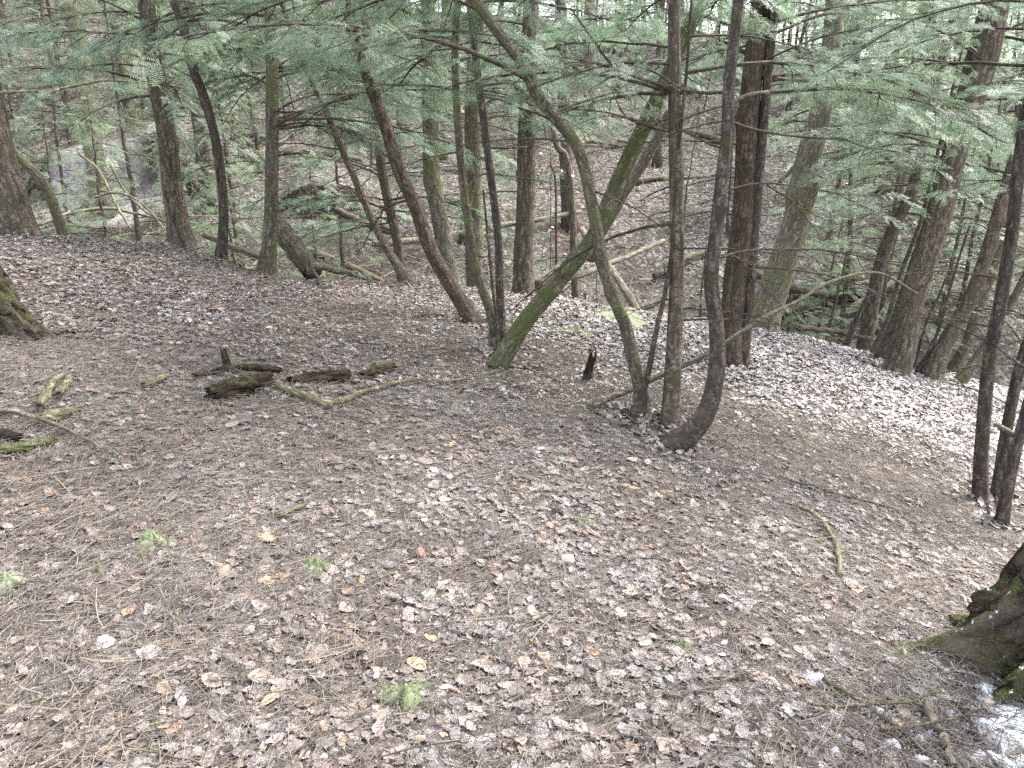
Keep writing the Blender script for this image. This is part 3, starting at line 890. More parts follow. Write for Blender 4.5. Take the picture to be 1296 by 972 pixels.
# a few placed where the photograph shows low green boughs over the gully
for kind, px, py, Y, s in (('bush', 120, 235, 12.5, 1.3), ('bush', 60, 240, 13.5, 1.4), ('young', 165, 235, 14.5, .8), ('bush', 290, 260, 13.2, 1.2), ('bush', 390, 235, 14, 1.3), ('young', 425, 235, 16, .8), ('bush', 230, 235, 15, 1.4), ('young', 1010, 330, 14, .75), ('bush', 890, 330, 13.5, 1.0)):
    p = at(px, py, Y)
    far.append((kind, p[0], Y, rg.integers(len(PROTO[kind])), s, rg.uniform(0, 6.28), 0, 0))
for k in range(40):
    y = rg.uniform(31, 49); x = y * rg.uniform(-.1, .74)
    far.append(('young', x, y, rg.integers(4), rg.uniform(.9, 1.4), rg.uniform(0, 6.28), 0, 0))
slot = {}
for f_ in far:
    kind, x, y = f_[:3]
    px, py = pix((x, y, gz(x, y) + 1.5))
    g = max(0, min(len(MARK) - 2, int(np.searchsorted([m[0] for m in MARK], px)) - 1))
    slot.setdefault((kind, g), []).append((px, f_))
for (kind, g), lst in slot.items():
    lst.sort(key=lambda a: a[0])
    for i, (px, f_) in enumerate(lst):
        _, x, y, vi, s, rz, lx, ly = f_
        o = obj({'tall': 'hemlock_tree', 'young': 'young_hemlock', 'bush': 'hemlock_sapling'}[kind], None, loc=(x, y, gz(x, y)), rot=(lx, ly, rz), scale=s)
        a, b = MARK[g][1], MARK[g + 1][1]
        if len(lst) == 1:
            lab = f'only {KW[kind]} beyond gully between {a} and {b}'
        else:
            lab = f'{ORD[i]} {KW[kind]} from left between {a} and {b}'
        tag(o, lab, 'sapling' if kind == 'bush' else 'tree', {'tall': 'tall hemlocks on the far slope', 'young': 'young hemlocks on the far slope', 'bush': 'bushy saplings along the gully'}[kind])
        tm, cm = PROTO[kind][vi]
        obj('trunk', tm, o); obj('crown', cm, o)

# ------------------------------------------------------------------ fallen wood
def stick(name, label, pp, w0, w1, mat, lift=.0, cat='branch', group=None, Y=None, sides=8, knots=.12, seed=0, arch=0.0, rise=None):
    """a fallen stick lying along ground points under the given pixels"""
    if Y is None:
        P = np.array([hit(*p) for p in pp])
    else:
        P = np.array([hit(px, py) + [0, 0, .02] if yy is None else at(px, py, yy) for (px, py), yy in zip(pp, Y)])
    n = max(8, 5 * len(P))
    C = spline(P, n)
    dist = np.median(P[:, 1])
    r = np.linspace(w0, w1, n) * dist / FPX / 2
    if Y is None:
        C[:, 2] = ground(C[:, 0], C[:, 1]) + r * .8 + .018 + lift
        k = np.ones(5) / 5
        z = np.convolve(np.pad(C[:, 2], 2, 'edge'), k, 'valid')
        C[:, 2] = np.maximum(z, C[:, 2] - r * .3) + arch * np.sin(np.linspace(0, pi, n))
    s = np.linspace(0, 9, n)
    wv = min(1, knots / .12)
    C[:, 0] += vnoise(s, s * 0 + seed, .9) * r * 1.2 * wv
    C[:, 2] += vnoise(s, s * 0 + seed + 4, .9) * r * .8 * wv
    TH, SS = np.meshgrid(np.arange(sides), s)
    rip = 1 + knots * vnoise(TH * 1.3 + seed, SS, .8) * 2
    b = MB(); b.tube(C, r, sides, ripple=rip)
    base = C[0].copy()
    o = obj(name, b.mesh(name, BARK[mat], origin=base), loc=base)
    tag(o, label, cat, group)
    return o, C


stick('fallen_branch', 'long olive-yellow branch curving to the foot of the middle clump', [(357, 497), (400, 513), (425, 515), (465, 500), (515, 489), (565, 487), (599, 481), (632, 474)], 7.5, 5, 'stick', seed=1)
stick('fallen_branch', 'short olive stub branch at the left end of the long curving branch', [(350, 494), (372, 502), (395, 511), (420, 522)], 9, 7, 'stick', seed=2)
stick('fallen_branch', 'pale bent branch at left edge below the forked mossy wood', [(-30, 534), (0, 532), (25, 534), (50, 541), (75, 550), (100, 562), (128, 576), (152, 587)], 8, 3, 'dead', seed=3, lift=.02)
stick('fallen_pole', 'long thin pole propped across the curved trunk and its neighbours', [(745, 519), (799, 494), (862, 464), (914, 437), (964, 404), (1004, 384), (1051, 357), (1110, 345), (1160, 372)], 8, 3, 'grey', Y=[None, 4.7, 4.75, 4.85, 5.0, 5.15, 5.35, 5.6, 5.9], seed=4)
stick('fallen_branch', 'crooked yellowish branch lying alone on the right middle slope', [(1010, 648), (1025, 655), (1042, 669), (1055, 690), (1061, 712), (1061, 736)], 7, 7, 'stick', seed=5)
stick('fallen_branch', 'short yellow stick in the left middle foreground', [(352, 661), (368, 654), (389, 645)], 8, 6, 'stick', seed=6)
stick('fallen_twig', 'pale curved twig left of centre foreground', [(420, 637), (430, 652), (440, 668), (462, 677)], 3.5, 2.5, 'dead', seed=7)
stick('fallen_twig', 'pale straight twig near the bottom, left of the green moss clump', [(378, 840), (400, 868), (422, 890), (442, 908)], 4, 2.5, 'dead', seed=8)
stick('fallen_twig', 'dark forked-looking twig left of the lower right roots', [(878, 888), (905, 876), (930, 865), (948, 858)], 4.5, 3, 'dark', seed=9)
stick('fallen_branch', 'thick broken branch lying in frost near the lower right', [(1040, 868), (1070, 886), (1095, 902), (1130, 928), (1160, 952), (1190, 975)], 10, 7, 'brown', seed=10)
stick('rotten_wood', 'yellowish splintered rotten wood piece in lower right snow', [(1172, 902), (1180, 925), (1193, 950), (1203, 980)], 17, 12, 'dead', seed=11, cat='wood')
stick('fallen_twig', 'grey twig crossing over the splintered rotten wood', [(1110, 944), (1150, 938), (1190, 930), (1240, 915)], 6, 3, 'grey', seed=12, lift=.03)
stick('fallen_twig', 'dark twig reaching left from below the snowy root flare', [(1188, 886), (1165, 893), (1150, 901), (1100, 902), (1030, 903)], 6, 3, 'grey', seed=13, lift=.01)
stick('fallen_branch', 'dark branch in the snow beside the splintered wood', [(1210, 898), (1228, 925), (1240, 950), (1262, 980)], 7, 5, 'dark', seed=14)
stick('fallen_twig', 'dark straight twig on the frosty slope right of the curved trunk', [(905, 521), (930, 519), (950, 518), (972, 516)], 4, 3, 'brown', seed=15)
stick('fallen_twig', 'thin stick lying on needles downhill from the middle clump', [(660, 466), (690, 478), (720, 493), (745, 508)], 3, 2, 'stick', seed=16)
stick('fallen_branch', 'thin branch lying across needles below the curved trunk', [(985, 607), (1010, 616), (1050, 628), (1100, 640), (1150, 655)], 4, 2.5, 'brown', seed=17)
stick('fallen_twig', 'thin dark twig at the left edge of the foreground', [(0, 685), (40, 684), (75, 689), (92, 694)], 3, 2, 'dark', seed=18)
stick('fallen_twig', 'thin twig slanting through leaves in the left foreground', [(135, 840), (165, 822), (195, 805), (232, 792)], 3, 2, 'grey', seed=19)
stick('fallen_twig', 'long thin twig arching over leaves left of bottom centre', [(225, 877), (262, 852), (300, 827), (345, 813), (392, 813)], 3, 2, 'brown', seed=20)
stick('fallen_twig', 'brown twig lying near the bottom edge, left of centre', [(160, 952), (190, 960), (225, 967), (268, 968)], 4, 3, 'stick', seed=21)
stick('fallen_twig', 'olive twig in the bottom left foreground', [(35, 900), (60, 893), (85, 891), (112, 887)], 5, 3, 'stick', seed=22)
stick('fallen_twig', 'pale slanting twig right of centre foreground', [(648, 803), (672, 794), (695, 783), (706, 778)], 3.5, 2, 'dead', seed=23)
stick('fallen_twig', 'grey twig lying right of centre with a kinked tip', [(838, 765), (865, 754), (890, 750), (918, 749)], 3.5, 2.5, 'brown', seed=24)
stick('fallen_stick', 'small stick leaning on the crest behind the cut trunk', [(411, 369), (404, 356), (397, 344), (390, 320)], 6, 4, 'dark', Y=[7.5, 7.6, 7.7, 7.8], seed=25)
stick('broken_branch', 'pale broken branch jutting across the near right-edge stems', [(1259, 537), (1275, 545), (1296, 556), (1330, 570)], 7, 9, 'dead', Y=[4.05, 4.0, 3.95, 3.9], seed=26)
# cut leaning trunk on the left crest with a root
stick('leaning_log', 'thick cut trunk section leaning left with bare roots on the left crest', [(396, 345), (380, 325), (363, 300), (348, 282)], 24, 27, 'brown', Y=[8.5, 8.7, 9.0, 9.3], seed=27, cat='log', sides=14, knots=.03)
stick('exposed_root', 'pale root spreading from the cut leaning trunk', [(388, 342), (405, 338), (425, 342), (445, 345)], 13, 5, 'dead', Y=[8.4, 8.4, 8.4, 8.5], seed=28, cat='root')
# logs over the gully and on the far slope
for i, (lab, pp, Y, w0, w1, m) in enumerate([
    ('pale fallen log leaning up behind the green mossy trunk', [(745, 330), (765, 287), (799, 230), (835, 170), (850, 140)], [11.5, 11.3, 11.0, 10.7, 10.5], 15, 11, 'dead'),
    ('pale dead trunk slanting down behind the elbow trunk', [(812, 404), (795, 375), (779, 351), (757, 322), (735, 290)], [9.4, 9.8, 10.3, 11, 11.6], 11, 9, 'dead'),
    ('long pale log lying low behind the mossy leaner', [(672, 364), (722, 351), (779, 331), (840, 305)], [10.5, 11, 12, 13], 9, 6, 'dead'),
    ('short thick broken log on the crest right of the ridged trunk', [(682, 360), (700, 345), (718, 334)], [10.0, 10.4, 10.9], 12, 9, 'brown'),
    ('pale log lying across the gully left of the ridged trunk', [(470, 308), (520, 305), (570, 297), (640, 285), (735, 268)], [14, 14.2, 14.5, 15, 15.6], 9, 6, 'dead'),
    ('dark curved log in the gully right of the elbow trunk', [(808, 392), (830, 382), (845, 365), (860, 345)], [10.5, 10.8, 11.2, 11.6], 11, 7, 'grey'),
    ('pale slanting dead pole between curved trunk and pale leaning trunk', [(985, 232), (1010, 205), (1035, 175), (1052, 155)], [12.5, 12.4, 12.3, 12.2], 6, 5, 'dead'),
    ('dark log lying in the gully right of the red-brown pair', [(935, 345), (970, 352), (1005, 365), (1045, 372)], [13.5, 13.6, 13.8, 14], 12, 10, 'dark'),
    ('low dark log with bark on the gully edge at right', [(1010, 415), (1040, 418), (1070, 422), (1100, 428)], [10.9, 11, 11.1, 11.2], 8, 6, 'dark'),
    ('pale stick lying across the clay bank at the left', [(48, 285), (90, 270), (140, 264), (200, 277)], [12.5, 13, 13.3, 13.4], 4.5, 3.5, 'dead'),
    ('broken pale branch leaning over the clay bank, left of the stout trunk', [(100, 195), (125, 215), (145, 255), (165, 290)], [12, 12, 11.8, 11.6], 3.5, 2.5, 'dead'),
    ('tangled grey branch sloping down to the stout brown trunk', [(140, 210), (160, 245), (185, 268), (212, 282)], [11.6, 11.4, 11.2, 11], 3.5, 2.5, 'grey'),
    ('second tangled branch crossing above the stout trunk foot', [(120, 250), (150, 244), (180, 258), (210, 292)], [11, 10.9, 10.8, 10.7], 3, 2, 'dead'),
    ('pale log behind the crest between slim and straight left trunks', [(258, 297), (285, 308), (310, 318), (335, 330)], [9.6, 9.5, 9.4, 9.3], 8, 8, 'dead'),
    ('dark sunken log in the dip left of the thin leaning trunk', [(425, 265), (450, 277), (480, 290), (505, 296)], [14.5, 14.4, 14.2, 14], 10, 7, 'dark'),
]):
    stick('fallen_log' if w0 > 7 else 'fallen_branch', lab, pp, w0, w1, m, Y=Y, seed=40 + i, cat='log' if w0 > 7 else 'branch', group='fallen wood beyond the crest')

# more logs on the far slope: two logs, then copies
logs = []
for i in range(2):
    w = MB()
    C_ = np.stack([np.linspace(-1.6, 1.6, 14), .12 * np.sin(np.linspace(0, 4 + i, 14)), .05 * np.cos(np.linspace(0, 5, 14))], 1)
    w.tube(C_, np.linspace(.085, .05, 14), 10, ripple=1 + .1 * vnoise(np.arange(10)[None, :] * 1.3, np.arange(14)[:, None] * 1.0, .8))
    for k in range(3):
        q = C_[4 + 3 * k] + np.array([[0, 0, 0], [.15, .1 * (-1) ** k, .18], [.4, .25 * (-1) ** k, .42]])
        w.tube(q, [.02, .014, .006], 5)
    logs.append(w.mesh('fallen_log', BARK[['dead', 'grey'][i]]))
rl = np.random.default_rng(31)
spots = sorted([(rl.uniform(-.62, .62), rl.uniform(16.5, 34)) for _ in range(26)])
cnt = {}
for u, y in spots:
    x = u * y
    px, _ = pix((x, y, gz(x, y)))
    g = max(0, min(len(MARK) - 2, int(np.searchsorted([m[0] for m in MARK], px)) - 1))
    cnt[g] = cnt.get(g, 0) + 1
    n_ = gnormal(np.array([x]), np.array([y]))[0]
    az = rl.uniform(-1, 1) + (0 if rl.random() < .6 else 1.4)
    dx, dy = cos(az), sin(az)
    slope = atan2(gz(x + dx, y + dy) - gz(x - dx, y - dy), 2)
    o = obj('fallen_log', logs[int(rl.integers(2))], None, (x, y, gz(x, y) + .08), (rl.uniform(0, 3), -slope, az), rl.uniform(.6, 1.5))
    tag(o, f'{ORD[cnt[g] - 1]} far fallen log from left between {MARK[g][1]} and {MARK[g + 1][1]}', 'log', 'fallen logs on the far slope')


def brush(label, px, py, Y, wid, hgt, n, seed):
    p = at(px, py, Y); p[2] = gz(p[0], p[1])
    rg = np.random.default_rng(seed)
    b = MB()
    for k in range(n):
        c = np.array([rg.normal(0, wid * .35), rg.normal(0, .35), abs(rg.normal(0, hgt * .4))])
        c[2] += gz(p[0] + c[0], p[1] + c[1]) - p[2]
        d = rg.normal(0, 1, 3) * [1, .6, .55]; d /= np.linalg.norm(d)
        L = rg.uniform(.4, 1.5)
        t = np.linspace(-.5, .5, 6)[:, None]
        q = c + d * L * t + rg.normal(0, .35, 3) * L * (t ** 2) + rg.normal(0, .015, (6, 3))
        r = rg.uniform(.004, .016)
        b.tube(q, np.linspace(r, r * .3, 6), 5)
    tag(obj('brush_pile', b.mesh('brush_pile', BARK['dead' if seed % 2 else 'stick']), loc=p), label, 'brush', 'tangles of dead branches in the gully')


brush('tangle of pale dead branches beside the clay bank, left of the stout trunk', 165, 255, 12.6, 1.8, 1.3, 70, 1)
brush('tangle of dead branches between the stout trunk and the slim dark one', 252, 270, 12.4, .9, .9, 30, 2)
brush('tangle of dead branches in the gully below the pale leaning trunk', 1030, 400, 13.2, 1.4, .8, 45, 3)
brush('tangle of dead branches in the gully behind the elbow trunk', 800, 350, 13.8, 1.6, .8, 45, 4)
brush('tangle of dead branches in the dip left of the red-brown leaner', 420, 300, 14.2, 1.6, .7, 40, 5)

# rotten log pieces beside the long branch
def chunk(name, label, pp, w, flat, mat, seed, cat='log', lift=0.0, taper=.15, sides=26, rough=.3):
    P = np.array([hit(*p) for p in pp])
    n = 34
    C = spline(P, n)
    r = 1.2 * w * np.median(P[:, 1]) / FPX / 2
    t = np.linspace(0, 1, n)
    rad = r * (1 - taper * t) * np.minimum(1, .6 + 5 * np.minimum(t, 1 - t)) ** .7
    C[:, 2] = np.median(C[:, 2]) * .5 + C[:, 2] * .5 + r * flat * .55 + .01 + lift
    TH, SS = np.meshgrid(np.linspace(0, 2 * pi, sides, endpoint=False), t * 6)
    rip = 1 + rough * (vnoise(np.cos(TH) * 2 + seed, np.sin(TH) * 2 + SS * .6, .5) + .6 * vnoise(np.cos(TH) * 4 + seed, np.sin(TH) * 4 + SS, .2)) * 2
    b = MB(); b.tube(C, rad, sides, ripple=rip)
    for v in b.v:
        v[:, 2] = C[n // 2, 2] + (v[:, 2] - C[n // 2, 2]) * flat
    ax = (C[-1] - C[0]) / np.linalg.norm(C[-1] - C[0]); rj = np.random.default_rng(seed)
    b.v[0][:2 * sides] -= ax * rj.uniform(0, 1.1, (2 * sides, 1)) * r
    b.v[0][(n - 2) * sides:n * sides] += ax * rj.uniform(0, 1.1, (2 * sides, 1)) * r
    base = C[n // 2].copy()
    o = obj(name, b.mesh(name, mat, origin=base), loc=base)
    return tag(o, label, cat)


kr = N('rotten_wood')
pk = kr.pos(); upk = kr.up()
ck = kr.mix(kr.ramp(kr.noise(kr.vmul(kr.attr('bc'), (1, 1, .2)), 60, 5, .7, .5), .38, .62), (.009, .007, .006), (.06, .044, .03))
ck = kr.mix(kr.math('MULTIPLY', kr.ramp(kr.noise(pk, 40, 4, .7), .55, .7), .5), ck, (.12, .09, .06))
ck = kr.mix(kr.math('MULTIPLY', kr.ramp(kr.math('ADD', kr.noise(pk, 9, 4, .7), kr.math('MULTIPLY', upk, .18)), .64, .76), .8), ck, kr.mix(kr.ramp(kr.noise(pk, 160, 3), .4, .65), (.03, .04, .012), (.09, .11, .04)))
ROT = kr.bsdf(ck, .9, kr.bump(kr.noise(kr.vmul(kr.attr('bc'), (1, 1, .25)), 70, 5, .7), .9, .02), .15)
chunk('rotten_log', 'hollow mossy log chunk in front, left of the olive stub branch', [(278, 506), (303, 500), (333, 491)], 27, .85, ROT, 1)
chunk('rotten_log', 'dark flat-topped rotten log right of the mossy chunk', [(372, 487), (405, 485), (438, 484)], 17, .9, ROT, 2)
chunk('rotten_log', 'small dark mossy log lump at the right end of the log row', [(460, 478), (478, 475), (496, 472)], 13, .9, ROT, 3)
chunk('bark_slab', 'thin mossy bark slab behind the hollow log chunk', [(250, 480), (285, 472), (320, 472), (352, 478)], 11, .7, ROT, 4, cat='bark')
chunk('mossy_branch', 'green mossy forked limb piece standing out left of the slope', [(53, 522), (60, 505), (67, 490), (79, 476)], 11, 1.0, BARK['stick'], 5, cat='wood')
chunk('mossy_branch', 'short mossy piece at the right side of the forked limb', [(76, 505), (84, 492), (90, 480)], 9, 1.0, BARK['stick'], 6, cat='wood')
chunk('rotten_log', 'pale crumbling wood lump below the forked mossy limb', [(56, 536), (74, 532), (94, 527)], 17, .8, BARK['stick'], 7)
chunk('mossy_log', 'bright green mossy log lying at the left edge', [(-25, 574), (15, 574), (40, 572), (66, 568)], 13, .8, BARK['moss'], 8)
chunk('rotten_log', 'dark log above the green mossy one at the left edge', [(-25, 552), (0, 556), (22, 562)], 16, .8, ROT, 9)
chunk('mossy_branch', 'small mossy stick lump left of the fallen log row', [(186, 492), (198, 487), (209, 482)], 11, .8, BARK['stick'], 10, cat='wood')


def snag(name, label, px, py, h_px, w_px, mat, seed):
    p = hit(px, py); Y = p[1]
    h = h_px * Y / FPX; r = w_px * Y / FPX / 2
    rg = np.random.default_rng(seed)
    b = MB(); sides = 14; n = 14
    t = np.linspace(0, 1, n)
    C = np.stack([p[0] + .1 * h * t * rg.normal(), p[1] + 0 * t, p[2] - .05 + (h + .05) * t], 1)
    TH, SS = np.meshgrid(np.linspace(0, 2 * pi, sides, endpoint=False), t * 3)
    rip = 1 + .35 * vnoise(np.cos(TH) * 2 + seed, np.sin(TH) * 2 + SS * .5, .5) * 2
    b.tube(C, r * (1.5 - .9 * t ** .5), sides, ripple=rip)
    v = b.v[0]                                           # splintered top
    k = (n - 1) * sides
    v[k - sides:k, 2] += rg.uniform(-.22, .1, sides) * h
    v[k:k + sides, 2] += rg.uniform(-.5, .25, sides) * h
    v[-1, 2] -= .3 * h
    o = obj(name, b.mesh(name, mat, origin=p), loc=p)
    return tag(o, label, 'stump')


snag('broken_stump', 'small splintered stump in the pale leaves below the mossy leaner', 742, 484, 40, 13, ROT, 3)
snag('broken_stump', 'small grey stump post behind the fallen log row', 288, 466, 26, 13, ROT, 5)
snag('broken_stump', 'thin bent stub in front of the stout brown trunk', 234, 318, 46, 5, BARK['dark'], 8)

# ------------------------------------------------------------------ forest litter (nobody could count it)
def leaf_template(rg, lobed=False):
    """stations along the midrib, 3 across, curled; unit length"""
    n = 12 if lobed else 7
    t = np.linspace(0, 1, n)
    wd = .33 * np.sin(pi * np.clip(t * .94 + .04, 0, 1)) ** .8 * rg.uniform(.75, 1.25)
    if lobed:
        wd = wd * 1.25 * (.62 + .55 * np.cos(t * 2 * pi * 3.6 + rg.uniform(0, 6)) ** 2)
        wl = wd * rg.uniform(.85, 1.1, n); wr = wd * rg.uniform(.85, 1.1, n)
    else:
        wl = wd * rg.uniform(.6, 1.2, n); wr = wd * rg.uniform(.6, 1.2, n)
    fold = rg.uniform(-.12, .28); curl = rg.uniform(-.5, .5); tw = rg.uniform(-.28, .28); bow = rg.uniform(-.25, .25)
    z = curl * (t - .5) ** 2 + rg.normal(0, .02, n)
    V = []
    for i in range(n):
        a = tw * (t[i] - .5) * 2
        for s_, w in ((-1, wl[i]), (0, 0), (1, wr[i])):
            V.append([t[i] - .5, bow * (t[i] - .5) ** 2 + s_ * w * cos(a), z[i] + abs(s_) * w * fold + s_ * w * sin(a) + rg.normal(0, .015)])
    q = []
    for i in range(n - 1):
        for j in range(2):
            k = i * 3 + j
            q.append([k, k + 1, k + 4, k + 3])
    return np.array(V), np.array(q)


LT = [leaf_template(np.random.default_rng(700 + i), i % 8 == 7) for i in range(24)]


def rot_frames(nrm, ang):
    """rotation matrices whose Z is nrm and X turned by ang"""
    nrm = nrm / np.linalg.norm(nrm, axis=1)[:, None]
    h = np.stack([np.cos(ang), np.sin(ang), 0 * ang], 1)
    y = np.cross(nrm, h); y /= np.linalg.norm(y, axis=1)[:, None]
    x = np.cross(y, nrm)
    return np.stack([x, y, nrm], 2)


PAL = np.array([(.17, .118, .098), (.23, .165, .13), (.29, .21, .16), (.21, .176, .16), (.12, .085, .068), (.06, .043, .034), (.36, .295, .255), (.28, .255, .24), (.40, .235, .11), (.33, .17, .09)])
PW = np.array([.2, .16, .09, .14, .14, .10, .06, .07, .035, .045]); PW = PW / PW.sum()


def needle_zone(x, y):
    """1 where the hemlock needles lie thick (under the clump and across the middle slope)"""
    n = 0.5 * vnoise(x, y, 1.4, 8) + .35 * vnoise(x, y, .5, 9)
    band = np.exp(-((y - (5.3 - .36 * x)) / .95) ** 2) * sstep(-2.6, -.6, x)
    band = band * (1 - .8 * sstep(.5, 1.5, y - (5.6 - .3 * x)) * (x > 0))
    return np.clip(band * .75 + n * 1.3 + .12 + .2 * sstep(5.2, 4.2, y), 0, 1)


def scatter(n, y0, y1, power, widen=.78, pad=.7):
    y = y0 + (y1 - y0) * rng.random(n) ** power
    x = rng.uniform(-1, 1, n) * (widen * y + pad)
    return x, y


def leaves(n, y0, y1, power, size, name, label, keep, gray=0.0, tilt=.3, lift=(.004, .03), bright=1.0):
    x, y = scatter(n, y0, y1, power)
    k = rng.random(n) < keep(x, y)
    x, y = x[k], y[k]; n = len(x)
    nr = gnormal(x, y); nr[:, :2] += rng.normal(0, tilt, (n, 2))
    M = rot_frames(nr, rng.uniform(0, 6.28, n))
    s = size[0] + (size[1] - size[0]) * rng.random(n) ** 1.8
    z = ground(x, y) + rng.uniform(lift[0], lift[1], n)
    c = np.array([.99, 1.0, 1.0]) * PAL[rng.choice(len(PAL), n, p=PW)] * rng.uniform(.5, 1.35, (n, 1)) * bright
    g = c.mean(1, keepdims=True)
    c = c + (g - c) * gray
    ti = rng.integers(len(LT), size=n)
    b = MB()
    for t in range(len(LT)):
        idx = np.where(ti == t)[0]
        if not len(idx):
            continue
        V, q = LT[t]
        W_ = np.einsum('nij,kj->nki', M[idx], V) * s[idx][:, None, None]
        W_ += np.stack([x[idx], y[idx], z[idx]], 1)[:, None, :]
        m = len(V)
        Q = (q[None] + (np.arange(len(idx)) * m)[:, None, None]).reshape(-1, 4)
        b.add(W_.reshape(-1, 3), Q, col=np.repeat(c[idx], m, 0))
    o = obj(name, b.mesh(name, LITTER))
    return tag(o, label, 'leaf litter', kind='stuff')


leaves(52000, 1.0, 5.2, .85, (.012, .068), 'leaf_litter', 'fallen brown leaves covering the near slope', lambda x, y: .86 - .66 * needle_zone(x, y), lift=(-.005, .014), tilt=.16, bright=.95)
leaves(90000, 4.6, 10.2, .95, (.015, .058), 'leaf_litter', 'pale fallen leaves covering the slope up to the crest', lambda x, y: .98 - .8 * needle_zone(x, y), gray=.22, tilt=.2, bright=.97)
leaves(50000, 9.5, 34, 1.1, (.03, .10), 'leaf_litter', 'fallen leaves on the slope beyond the gully', lambda x, y: sstep(-.25, .3, vnoise(x, y, 2.2, 6)) * .85 + .05, gray=.35, lift=(.01, .04), bright=.72)


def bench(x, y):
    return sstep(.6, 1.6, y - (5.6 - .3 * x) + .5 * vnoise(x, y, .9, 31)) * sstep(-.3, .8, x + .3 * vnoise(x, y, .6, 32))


leaves(60000, 4.2, 10.4, .9, (.025, .075), 'leaf_litter', 'pale dry beech leaves, colour lightened against foliage shade, on the bench right of the clump', lambda x, y: .85 * bench(x, y), gray=.35, tilt=.3, lift=(.004, .03), bright=1.7)  # drier, paler leaves, with extra brightness in their colour to offset foliage shade
feet = [(b_[0], b_[1], float(r_[1])) for _, _, r_, b_ in TREES.values() if b_[1] < 9.3]
_sc = scatter


def scatter_feet(n, *a):
    i = rng.integers(len(feet), size=n)
    F = np.array(feet)[i]
    th = rng.uniform(0, 6.28, n); d = F[:, 2] * rng.uniform(.9, 1.5, n) + np.abs(rng.normal(0, .09, n))
    return F[:, 0] + d * np.cos(th), F[:, 1] + d * np.sin(th)


scatter = scatter_feet
leaves(3200, 0, 0, 1, (.02, .07), 'leaf_litter', 'fallen leaves drifted against the trunk feet', lambda x, y: 1 + 0 * x, gray=.2, tilt=.55, lift=(0, .045), bright=.85)
scatter = _sc


def straws(n, y0, y1, power, ln, wd, keep, name, label, colA, colB, lift=.012, arc=.25, mat=TWIGS):
    x, y = scatter(n, y0, y1, power)
    k = rng.random(n) < keep(x, y)
    x, y = x[k], y[k]; n = len(x)
    nr = gnormal(x, y); nr[:, :2] += rng.normal(0, .22, (n, 2))
    M = rot_frames(nr, rng.uniform(0, 6.28, n))
    l = rng.uniform(ln[0], ln[1], n) ; w = rng.uniform(wd[0], wd[1], n)
    st = np.linspace(-.5, .5, 4)
    bend = rng.normal(0, arc, n); rise = rng.normal(0, arc * .3, n)
    V = np.zeros((n, 4, 3, 3))
    for i, s in enumerate(st):
        cx = s * l; cy = bend * l * (s * s - .08); cz = rise * l * (s * s - .1)
        for j, (a, bb) in enumerate(((-1, 0), (1, 0), (0, 1.2))):
            V[:, i, j] = np.stack([cx, cy + a * w * .5, cz + bb * w * .6], 1)
    W_ = np.einsum('nij,nskj->nski', M, V) + np.stack([x, y, ground(x, y) + rng.uniform(.002, lift, n)], 1)[:, None, None, :]
    base = (np.arange(n) * 12)[:, None]
    q = []
    for i in range(3):
        for j, j2 in ((0, 2), (2, 1)):
            a = i * 3
            q.append(np.concatenate([base + a + j, base + a + j2, base + a + 3 + j2, base + a + 3 + j], 1))
    c = colA + (np.array(colB) - np.array(colA)) * rng.random((n, 1))
    b = MB(); b.add(W_.reshape(-1, 3), np.concatenate(q), col=np.repeat(c, 12, 0))
    return tag(obj(name, b.mesh(name, mat)), label, 'litter', kind='stuff')


straws(175000, 1.0, 5.2, .85, (.02, .12), (.001, .0023), lambda x, y: .45 + .55 * needle_zone(x, y), 'needle_litter', 'dead hemlock needles and fine twigs strewn over the near slope', (.04, .033, .027), (.29, .25, .218), lift=.033)
straws(90000, 4.6, 10.0, .9, (.06, .26), (.0022, .0045), lambda x, y: .10 + .9 * needle_zone(x, y), 'needle_litter', 'dead fine twigs strewn over the middle slope', (.036, .03, .025), (.235, .2, .172), lift=.03)
straws(5500, 1.0, 9.0, 1.0, (.12, .42), (.002, .0045), lambda x, y: .3 + .6 * needle_zone(x, y), 'twig_litter', 'thin fallen twigs scattered over the slope', (.05, .04, .03), (.26, .215, .165), lift=.04, arc=.3)
straws(15000, 10.5, 32, 1.2, (.3, 1.8), (.008, .024), lambda x, y: .5 + 0 * x, 'twig_litter', 'fallen sticks littering the slope beyond the gully', (.05, .04, .03), (.3, .25, .19), lift=.08, arc=.25)

# granular snow: white grains between the leaves, thick at the lower right
def grains(n, y0, y1, power, keep, size, name, label):
    x, y = scatter(n, y0, y1, power)
    k = rng.random(n) < keep(x, y)
    x, y = x[k], y[k]; n = len(x)
    T = np.array([(1, 0, 0), (-.5, .87, 0), (-.5, -.87, 0), (0, 0, 1.2)])
    s = rng.uniform(size[0], size[1], n); a = rng.uniform(0, 6.28, n)
    V = np.zeros((n, 4, 3))
    for i in range(4):
        V[:, i, 0] = (T[i, 0] * np.cos(a) - T[i, 1] * np.sin(a)) * s; V[:, i, 1] = (T[i, 0] * np.sin(a) + T[i, 1] * np.cos(a)) * s; V[:, i, 2] = T[i, 2] * s
    V += np.stack([x, y, ground(x, y) + rng.uniform(.002, .028, n)], 1)[:, None, :]
    b0 = (np.arange(n) * 4)[:, None]
    tr = np.concatenate([b0 + np.array([0, 1, 3]), b0 + np.array([1, 2, 3]), b0 + np.array([2, 0, 3])])
    b = MB(); b.add(V.reshape(-1, 3), None, tr)
    return tag(obj(name, b.mesh(name, SNOW, smooth=False)), label, 'snow', kind='stuff')


sp = hit(1215, 925)


def snowy(x, y):
    d = np.hypot((x - sp[0] - .12) / 1.0, (y - sp[1]) / .55)
    return np.exp(-(d / .62) ** 2)


